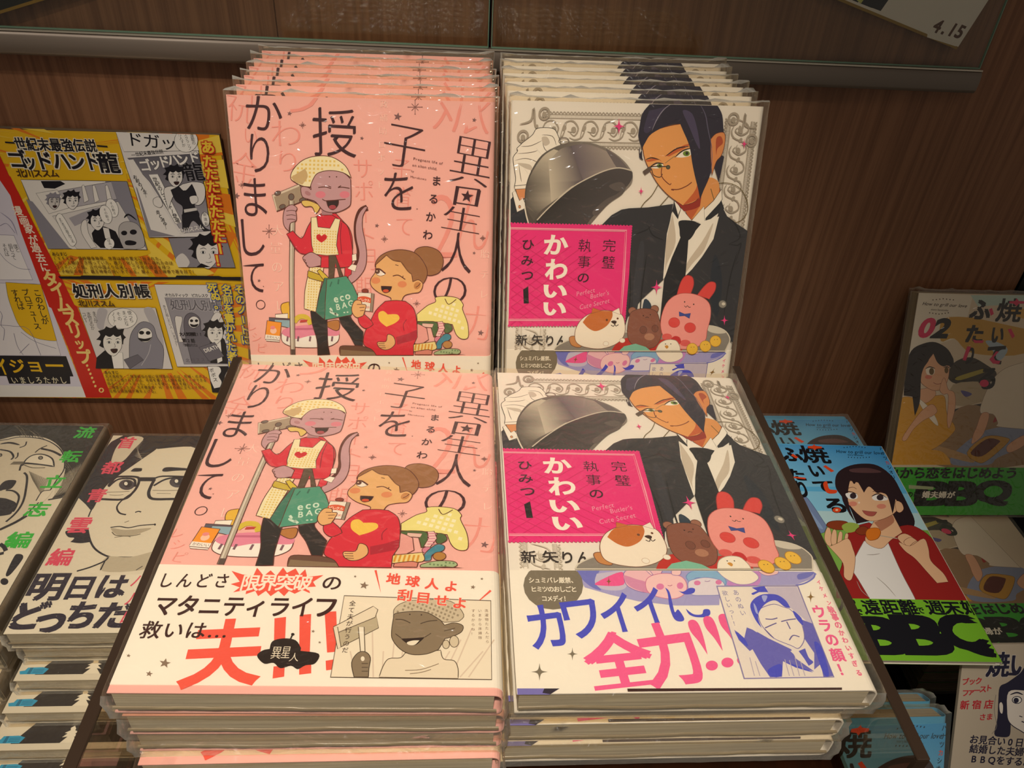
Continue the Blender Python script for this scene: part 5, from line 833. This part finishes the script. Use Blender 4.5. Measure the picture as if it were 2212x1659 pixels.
# clear tray
tr = empty('acrylic_tray', W4(128, 150, -62), 'clear smoky acrylic tray holding the pink and the white book stacks', 'tray')
def tbox(name, a, b, m, bev=0):
    V, F = box_vf(*a, *b, bev); V = [(x - 128, y - 150, z + 62) for x, y, z in V]; me = mesh(name, V, F, m)
    import bmesh; bm = bmesh.new(); bm.from_mesh(me); bmesh.ops.recalc_face_normals(bm, faces=bm.faces); bm.to_mesh(me); bm.free(); return mobj(name, me, tr)
tbox('base_panel', (-7, -24, -67), (267.5, 352, -63.2), ACRYL)
for x0, x1, zt in ((-7.5, -3.0, -6.6), (263, 267.5, -8)):
    # side panel: clear faces with a dark cut edge on top and front
    V = [(x - 128, y - 150, z + 62) for x in (x0, x1) for y, z in ((-22, -63.2), (180, -63.2), (196, zt - 1.2), (-22, zt - 1.2))]
    mobj('side_panel', mesh('side_panel', V, [(0, 1, 2, 3), (7, 6, 5, 4), (0, 4, 5, 1), (1, 5, 6, 2), (2, 6, 7, 3), (3, 7, 4, 0)], ACRYL), tr)
    tbox('polished_edge', (x0, -23.5, zt - 1.2), (x1, 196.5, zt), ACRYL_EDGE, .3); tbox('front_edge', (x0, -23.5, -63.2), (x1, -22, zt - 1.2), ACRYL_EDGE)
# picture rail, glass and autograph boards
rl = empty('display_rail', W4(0, 352, 107), 'smoky grey metal rail with a pale top edge, running along the wood wall', 'rail')
V = []; F = []; prof = [(8, 6.8), (1, 6.8), (-.6, 6.2), (-1.6, 4.5), (-2, 0), (-1.6, -4.6), (-.4, -6.6), (8, -6.8)]
for x in (-900, 442): V += [(x, y, z) for y, z in prof]
n = len(prof); F = [(i, (i+1) % n, n + (i+1) % n, n + i) for i in range(n)] + [tuple(range(n))[::-1], tuple(range(n, 2*n))]
mobj('rail_bar', mesh('rail_bar', V, F, RAIL, True), rl); rl.children[0].data.shade_auto_smooth if 0 else None
V, F = box_vf(-900, -.9, 6.8, 442, .5, 7.6); mobj('bright_lip', mesh('bright_lip', V, F, mat('bright_aluminium', 'd8ccb8', .3, .5, .6)), rl)
for i, (x0, x1, lb) in enumerate(((-900, 127.4, 'long clear glass pane standing in the rail, over the tilted card with the yellow edge'), (129.0, 441, 'clear glass pane standing in the rail, over the tilted card marked 4.15'))):
    g = empty('glass_pane', W4(x0, 353.4, 115), lb, 'glass'); L = x1 - x0
    V, F = box_vf(0, 0, 0, L, 1.6, 330); mobj('pane', mesh('pane', V, F, GLASS), g)
    V, F = box_vf(0, -.05, -.2, L, 1.7, .5); mobj('bottom_edge', mesh('bottom_edge', V, F, GLASS_EDGE), g)
    x = L if i == 0 else 0
    for xx in (0, L - .5): V, F = box_vf(xx, -.05, .5, xx + .5, 1.7, 330); mobj('side_edge', mesh('side_edge', V, F, GLASS_EDGE), g)
# ================================================================ books
from mathutils import noise
def sheet_profile(W, T, r, g, edge=0):
    P = [(0 + edge, g)]; c = W - r
    for i in range(6): a = math.pi/2 * (1 - i/5); P.append((c + (r+g)*math.cos(a), -r + (r+g)*math.sin(a)))
    for i in range(6): a = -math.pi/2 * i/5; P.append((c + (r+g)*math.cos(a), -T + r + (r+g)*math.sin(a)))
    P.append((0 + edge, -T - g)); return P
def sheet(name, W, T, y0, y1, r, g, th, m, bend=None):
    A = sheet_profile(W, T, r, g); B = sheet_profile(W, T, r, g - th); n = len(A); V = []
    for y in (y0, y1): V += [(x, y, z) for x, z in A] + [(x, y, z) for x, z in B]
    F = []
    for i in range(n-1): F += [(i, i+1, 2*n+i+1, 2*n+i), (n+i, 3*n+i, 3*n+i+1, n+i+1), (i, n+i, n+i+1, i+1), (2*n+i, 2*n+i+1, 3*n+i+1, 3*n+i)]
    F += [(0, 2*n, 3*n, n), (n-1, 2*n-1, 4*n-1, 3*n-1)]
    me = mesh(name, V, F, m); return me
def wrap_mesh(W, H, T, seed, top=.9, amp=1.5, flare=3.5):
    lo = (-1.0, -1.6, -T - .5); hi = (W + 1.2, H + 1.6, top); V = []; F = []
    N = {0: 30, 1: 36, 2: 4}
    for ax in range(3):
        u, v = [k for k in range(3) if k != ax]
        for sd in (0, 1):
            b = len(V); nu, nv = N[u], N[v]
            for j in range(nv+1):
                for i in range(nu+1):
                    p = [0, 0, 0]; p[ax] = (lo, hi)[sd][ax]; p[u] = lo[u] + (hi[u]-lo[u])*i/nu; p[v] = lo[v] + (hi[v]-lo[v])*j/nv
                    ex = min(p[0]-lo[0], hi[0]-p[0]); ey = min(p[1]-lo[1], hi[1]-p[1]); m_ = .5*(lo[2]+hi[2]); hz = 1 - abs(p[2]-m_)/(hi[2]-m_)
                    q = Vector((p[0]*.11 + seed*7, p[1]*.11, p[2]*.25)); s1 = noise.noise(q); s2 = noise.noise(q*3.1)
                    fy = max(0, 1 - ey/2.5); fx = max(0, 1 - ex/2.5); k = (s1*.7 + s2*.5)
                    sy = -1 if p[1] < H/2 else 1; sx = -1 if p[0] < W/2 else 1
                    a = amp * (.35 + hz)
                    p[1] += sy * fy * (a * (k + .35)) * (1 if sy > 0 else .45); p[0] += sx * fx * (a * .6 * (k + .3))
                    co = max(0, 1 - (ex + ey)/9) * (1 if sy > 0 else .35); p[1] += sy * co * flare * (.25 + hz*.6) * (.6 + s2); p[0] += sx * co * flare * .5 * (.2 + hz*.5) * (.6 + s1)
                    if ax == 2: p[2] += (.12 * k if sd else -.1*k) * (1 if ex > 4 and ey > 4 else 2) 
                    V.append(tuple(p))
            for j in range(nv):
                for i in range(nu):
                    f = (b+j*(nu+1)+i, b+j*(nu+1)+i+1, b+(j+1)*(nu+1)+i+1, b+(j+1)*(nu+1)+i); F.append(f)
    me = mesh('shrink_wrap', V, F, FILM, True)
    import bmesh; bm = bmesh.new(); bm.from_mesh(me); bmesh.ops.remove_doubles(bm, verts=bm.verts, dist=1e-6); bmesh.ops.recalc_face_normals(bm, faces=bm.faces); bm.to_mesh(me); bm.free(); return me
SEAM = mat('film_seam', '8a7a5c', .3, .5)
def seam_mesh(W, T, seed):
    V = []; F = []; n = 48
    for i in range(n+1):
        x = 1 + (W-3)*i/n; z = -T*.52 + 1.1*noise.noise(Vector((x*.035+seed*5, seed, 0))) + .3*noise.noise(Vector((x*.2, seed, 3)))
        V += [(x, -1.0, z-.22), (x, -2.1, z), (x, -1.0, z+.22)]
        if i: b = 3*i; F += [(b-3, b-2, b+1, b), (b-2, b-1, b+2, b+1)]
    return mesh('film_seam', V, F, SEAM, True)
class Book:
    def __init__(s, W, H, T, cover, cprint=None, obi=None, oprint=None, oy=(3, 52), ocol='f6f0e4', wrap=True, pages=None):
        s.W, s.H, s.T = W, H, T; cm_ = mat('printed_jacket', cover, .38, .4, 0, .3); s.parts = []
        V, F = box_vf(1.0, .5, -T + .6, W - 3, H - .5, -.5); s.parts.append(('page_block', mesh('page_block', V, F, pages or PAGES)))
        s.parts.append(('jacket', sheet('jacket', W, T, 0, H, min(3.2, T*.3), 0, .4, cm_)))
        if cprint: s.parts.append(('cover_print', cprint))
        if obi: s.parts.append(('paper_band', sheet('paper_band', W, T, oy[0], oy[1], min(3.2, T*.3), .22, .2, mat('band_paper', ocol, .5, .35, 0, .15))))
        if oprint: s.parts.append(('band_print', oprint))
        top = .9
        for k, me in s.parts:
            if k.endswith('print'): top = max(top, max(v.co.z for v in me.vertices) * 1000 + .25)
        s.top = top; s.wraps = [wrap_mesh(W, H, T, i, top) for i in range(3)] if wrap else []
        s.seams = [seam_mesh(W, T, i) for i in range(3)] if wrap else []
    def at(s, name, pose, label, cat, group, k=0):
        o = empty(name, pose.M(), label, cat, group)
        for n_, me in s.parts: mobj(n_, me, o)
        if s.wraps:
            wr = mobj('shrink_wrap', s.wraps[k % 3], o)
            if abs(pose.n[2]) > .9: mobj('film_seam', s.seams[k % 3], wr)
        return o
ORD = ['front', 'second', 'third', 'fourth', 'fifth', 'rearmost']
pk = Book(128, 182, 11.8, 'f5b8b0', pink_cover().me('cover_print'), True, pink_obi().me('band_print'), (2.8, 52.2))
wt = Book(128, 182, 11.8, 'eee8de', white_cover().me('cover_print'), True, white_obi().me('band_print'), (0, 52.2))
GP, GW = 'pink comic books in the two middle stacks', 'white butler comic books in the two middle stacks'
dy = lambda P, L: [y - L[0] for y in L]
for i, (dx, y) in enumerate(zip((0, .8, 1, 0, -1, 0), (0, 16.4, 32.4, 48.4, 64.2, 80.4))):
    lb = 'front pink comic with the girl and mop figure, leaning upright behind the flat pink stack' if i == 0 else '%s pink comic of the upright leaning pink row, only its top strip showing' % ORD[i]
    pk.at('pink_comic_book', Pose(P_PR.o + np.array([dx, y, 0]), P_PR.ex, P_PR.ey), lb, 'book', 'pink comics leaning upright', i)
for i, (dx, y) in enumerate(zip((0, -1.2, -1, -2.4, -1.8, -.8), (0, 16.2, 32.4, 47.6, 62.8, 78.2))):
    lb = 'front white butler comic with silver dome, leaning upright behind the flat white stack' if i == 0 else '%s white butler comic of the upright leaning white row, only its top strip showing' % ORD[i]
    wt.at('white_comic_book', Pose(P_WR.o + np.array([dx, y, 0]), P_WR.ex, P_WR.ey), lb, 'book', 'white butler comics leaning upright', i)
NTH = ['top', 'second', 'third', 'bottom']
for i, (dx, y, z) in enumerate(((0, 0, 0), (1.2, .3, -14.3), (.8, 1.5, -28), (.6, -2.4, -42))):
    t = 1 - i/3; pk.at('pink_comic_book', Pose((dx, y, z), (.9997, -.009*t, -.025*t - .003), (.009*t, 1, -.005*t)), 'top pink comic lying flat on the near pink pile, its whole cover showing' if i == 0 else '%s pink comic from the top in the near flat pile, page edges showing' % NTH[i], 'book', 'pink comics lying flat', i + 1)
for i, (dx, y, z) in enumerate(((0, 0, 0), (-3.2, 5.4, -13.4), (-2.8, 3.6, -26.2), (-3.6, 2.4, -38.4))):
    t = 1 - i/3; wt.at('white_comic_book', Pose(P_WF.o + np.array([dx, y, z]), (.9999, .003*t, -.0135*t - .002), (-.003*t, 1, .005*t)), 'top white butler comic lying flat on the near white pile, whole cover showing' if i == 0 else '%s white butler comic from the top in the near flat pile, page edges showing' % NTH[i], 'book', 'white butler comics lying flat', i)
# ================================================================ poster, autograph cards
def card(name, pose, w_, h_, t_, me, edge, label, cat, pad=0):
    o = empty(name, pose.M(), label, cat)
    V, F = box_vf(0, 0, -t_, w_, h_, 0, .2); mm = mesh('board', V, F, edge); import bmesh; bm = bmesh.new(); bm.from_mesh(mm); bmesh.ops.recalc_face_normals(bm, faces=bm.faces); bm.to_mesh(mm); bm.free(); mobj('board', mm, o)
    mobj('front_print', me, o)
    if pad: V, F = box_vf(w_*.3, h_*.4, -t_-pad, w_*.5, h_*.6, -t_); mobj('adhesive_pad', mesh('adhesive_pad', V, F, WHITE), o)
    return o
card('comic_poster', P_PO, 297, 217, 3, poster_art().me('front_print'), mat('foam_board', '5a4630', .7), 'yellow orange and red comic poster board standing against the wood wall', 'poster', 2.9)
GOLD = mat('gilt_edge', '8a6420', .4, .5, .4)
P_C1 = Pose((189.5, 355.6, 192.2), (.961, 0, -.276), (.276, 0, .961)); c1 = card_art(P_C1, 242, 272, 2)
c1.view(1572, 0, .28933); c1.f('e8dcd4', '1480,290* 1500,200* 1640,0* 1930,0* 1720,338* 1700,345*', 0)
c1.ts('5a3018', '4.15', 1572, 190, 1738, 232, 120, 125, 0, .03)
card('autograph_card', P_C1, 242, 272, 2.4, c1.me('front_print'), GOLD, 'tilted autograph card marked 4.15 in brown ink behind the glass pane', 'card', 1.9)
P_C2 = Pose((-176, 355.6, 115.5), (.956, 0, .294), (-.294, 0, .956))
card('autograph_card', P_C2, 242, 272, 2.4, card_art(P_C2, 242, 272, 7, '17150f').me('front_print'), GOLD, 'dark tilted autograph card with a yellow gilt edge, its corner on the rail', 'card', 1.9)
card('drawn_card', P_SK, 242, 213, 2.4, board_art().me('front_print'), mat('card_edge', 'b8a890', .6), 'hand drawn white card with black and red pen writing, leaning by the blue comic', 'card')
# ================================================================ books at the sides
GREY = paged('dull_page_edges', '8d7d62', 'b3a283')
lb = Book(128, 182, 14.5, 'd8cfba', face_cover().me('cover_print'))
gb = Book(128, 182, 19, '7a6c58', shout_cover().me('cover_print'))
db = Book(128, 182, 12, 'ddd4c0', dark_cover().me('cover_print'))
lb.at('comic_book', P_LB, 'white comic with large bespectacled face and pink side lettering, top of its pile', 'book', 'comics in the flat pile below the poster')
lb.at('comic_book', Pose((-157.5, 150.8, -197.5), (1, .002, 0), (0, 1, 0)), 'white comic directly under the bespectacled face comic, only page edges showing', 'book', 'comics in the flat pile below the poster', 1)
NM = ['first', 'second', 'third', 'fourth', 'fifth', 'sixth', 'seventh', 'eighth', 'ninth']
for i, (x, y, z_) in enumerate(((-160.6, 138.2, -213.4), (-165.8, 124.9, -227), (-170.8, 108.8, -241), (-172, 98, -254.6), (-173, 92, -268), (-171, 90, -281.6), (-172, 90, -295), (-173, 88, -308.6), (-171, 90, -322))):
    db.at('comic_book', Pose((x, y, z_), (1, 0, 0), (0, 1, 0)), ('%s comic down of the stepped row with black strip, blue pen and white splash' % NM[i]), 'book', 'comics in the flat pile below the poster', i)
gb.at('comic_book', P_GB, 'black haired shouting face comic with green side lettering, top of its pile', 'book', 'comics in the pile with green lettering')
for i, (x, y, z_) in enumerate(((-296, 148, -196.6), (-299, 138, -217.2), (-302, 128, -237.8), (-304, 118, -258.4), (-304, 112, -279), (-304, 108, -299.6), (-304, 106, -320.2))):
    gb.at('comic_book', Pose((x, y, z_), (1, 0, 0), (0, 1, 0)), '%s comic below the shouting face comic, grey spine edge showing' % NM[i], 'book', 'comics in the pile with green lettering', i + 1)
bc, bb = blue_cover().me('cover_print'), blue_band().me('band_print'); tc, tb = tan_cover().me('cover_print'), tan_band().me('band_print')
booklet = Book(128, 178, 3.4, 'e2d8c6', bc, True, bb, (0, 41.5), '7ab82a', False)
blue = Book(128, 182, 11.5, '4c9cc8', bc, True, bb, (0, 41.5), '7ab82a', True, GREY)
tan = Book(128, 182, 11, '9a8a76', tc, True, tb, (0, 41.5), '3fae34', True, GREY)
booklet.at('blue_comic_book', P_BT, 'thin blue comic with long haired figure eating a skewer, topmost of the blue pile', 'book', 'blue grill comics')
blue.at('blue_comic_book', P_B2, 'blue comic showing a sky blue strip just behind the thin blue comic', 'book', 'blue grill comics')
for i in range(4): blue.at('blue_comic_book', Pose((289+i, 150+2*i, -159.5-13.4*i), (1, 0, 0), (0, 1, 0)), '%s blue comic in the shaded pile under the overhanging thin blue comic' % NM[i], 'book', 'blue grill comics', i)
n_ = np.array((0, -.833, .553))
blue.at('blue_comic_book', P_LN, 'blue comic leaning upright beside the hand drawn card, seen partly through the tray', 'book', 'blue grill comics', 1)
blue.at('blue_comic_book', Pose(P_LN.o - n_*15.2 + np.array((-1, 0, 3)), P_LN.ex, P_LN.ey), 'blue comic leaning behind the front leaning blue comic, only its top edge showing', 'book', 'blue grill comics', 2)
tan.at('tan_comic_book', P_S2, 'brown and yellow comic numbered 02 leaning against the wall with a green band', 'book', 'comics numbered 02')
tan.at('tan_comic_book', P_F2, 'brown comic with white shirted man and green band lying flat before the upright 02 comic', 'book', 'comics numbered 02', 1)
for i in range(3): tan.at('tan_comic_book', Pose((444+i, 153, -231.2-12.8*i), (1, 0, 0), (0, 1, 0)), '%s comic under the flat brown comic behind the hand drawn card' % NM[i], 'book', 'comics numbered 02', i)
boxf('stack_riser', (288, 158, -345), (422, 352, -213.8), BLACK, 'black riser box under the blue comic pile', 'riser', bev=1)
boxf('stack_riser', (440, 156, -345), (575, 330, -271), BLACK, 'black riser box under the flat brown comics', 'riser', bev=1)
COL.objects.unlink(_to); bpy.data.objects.remove(_to)
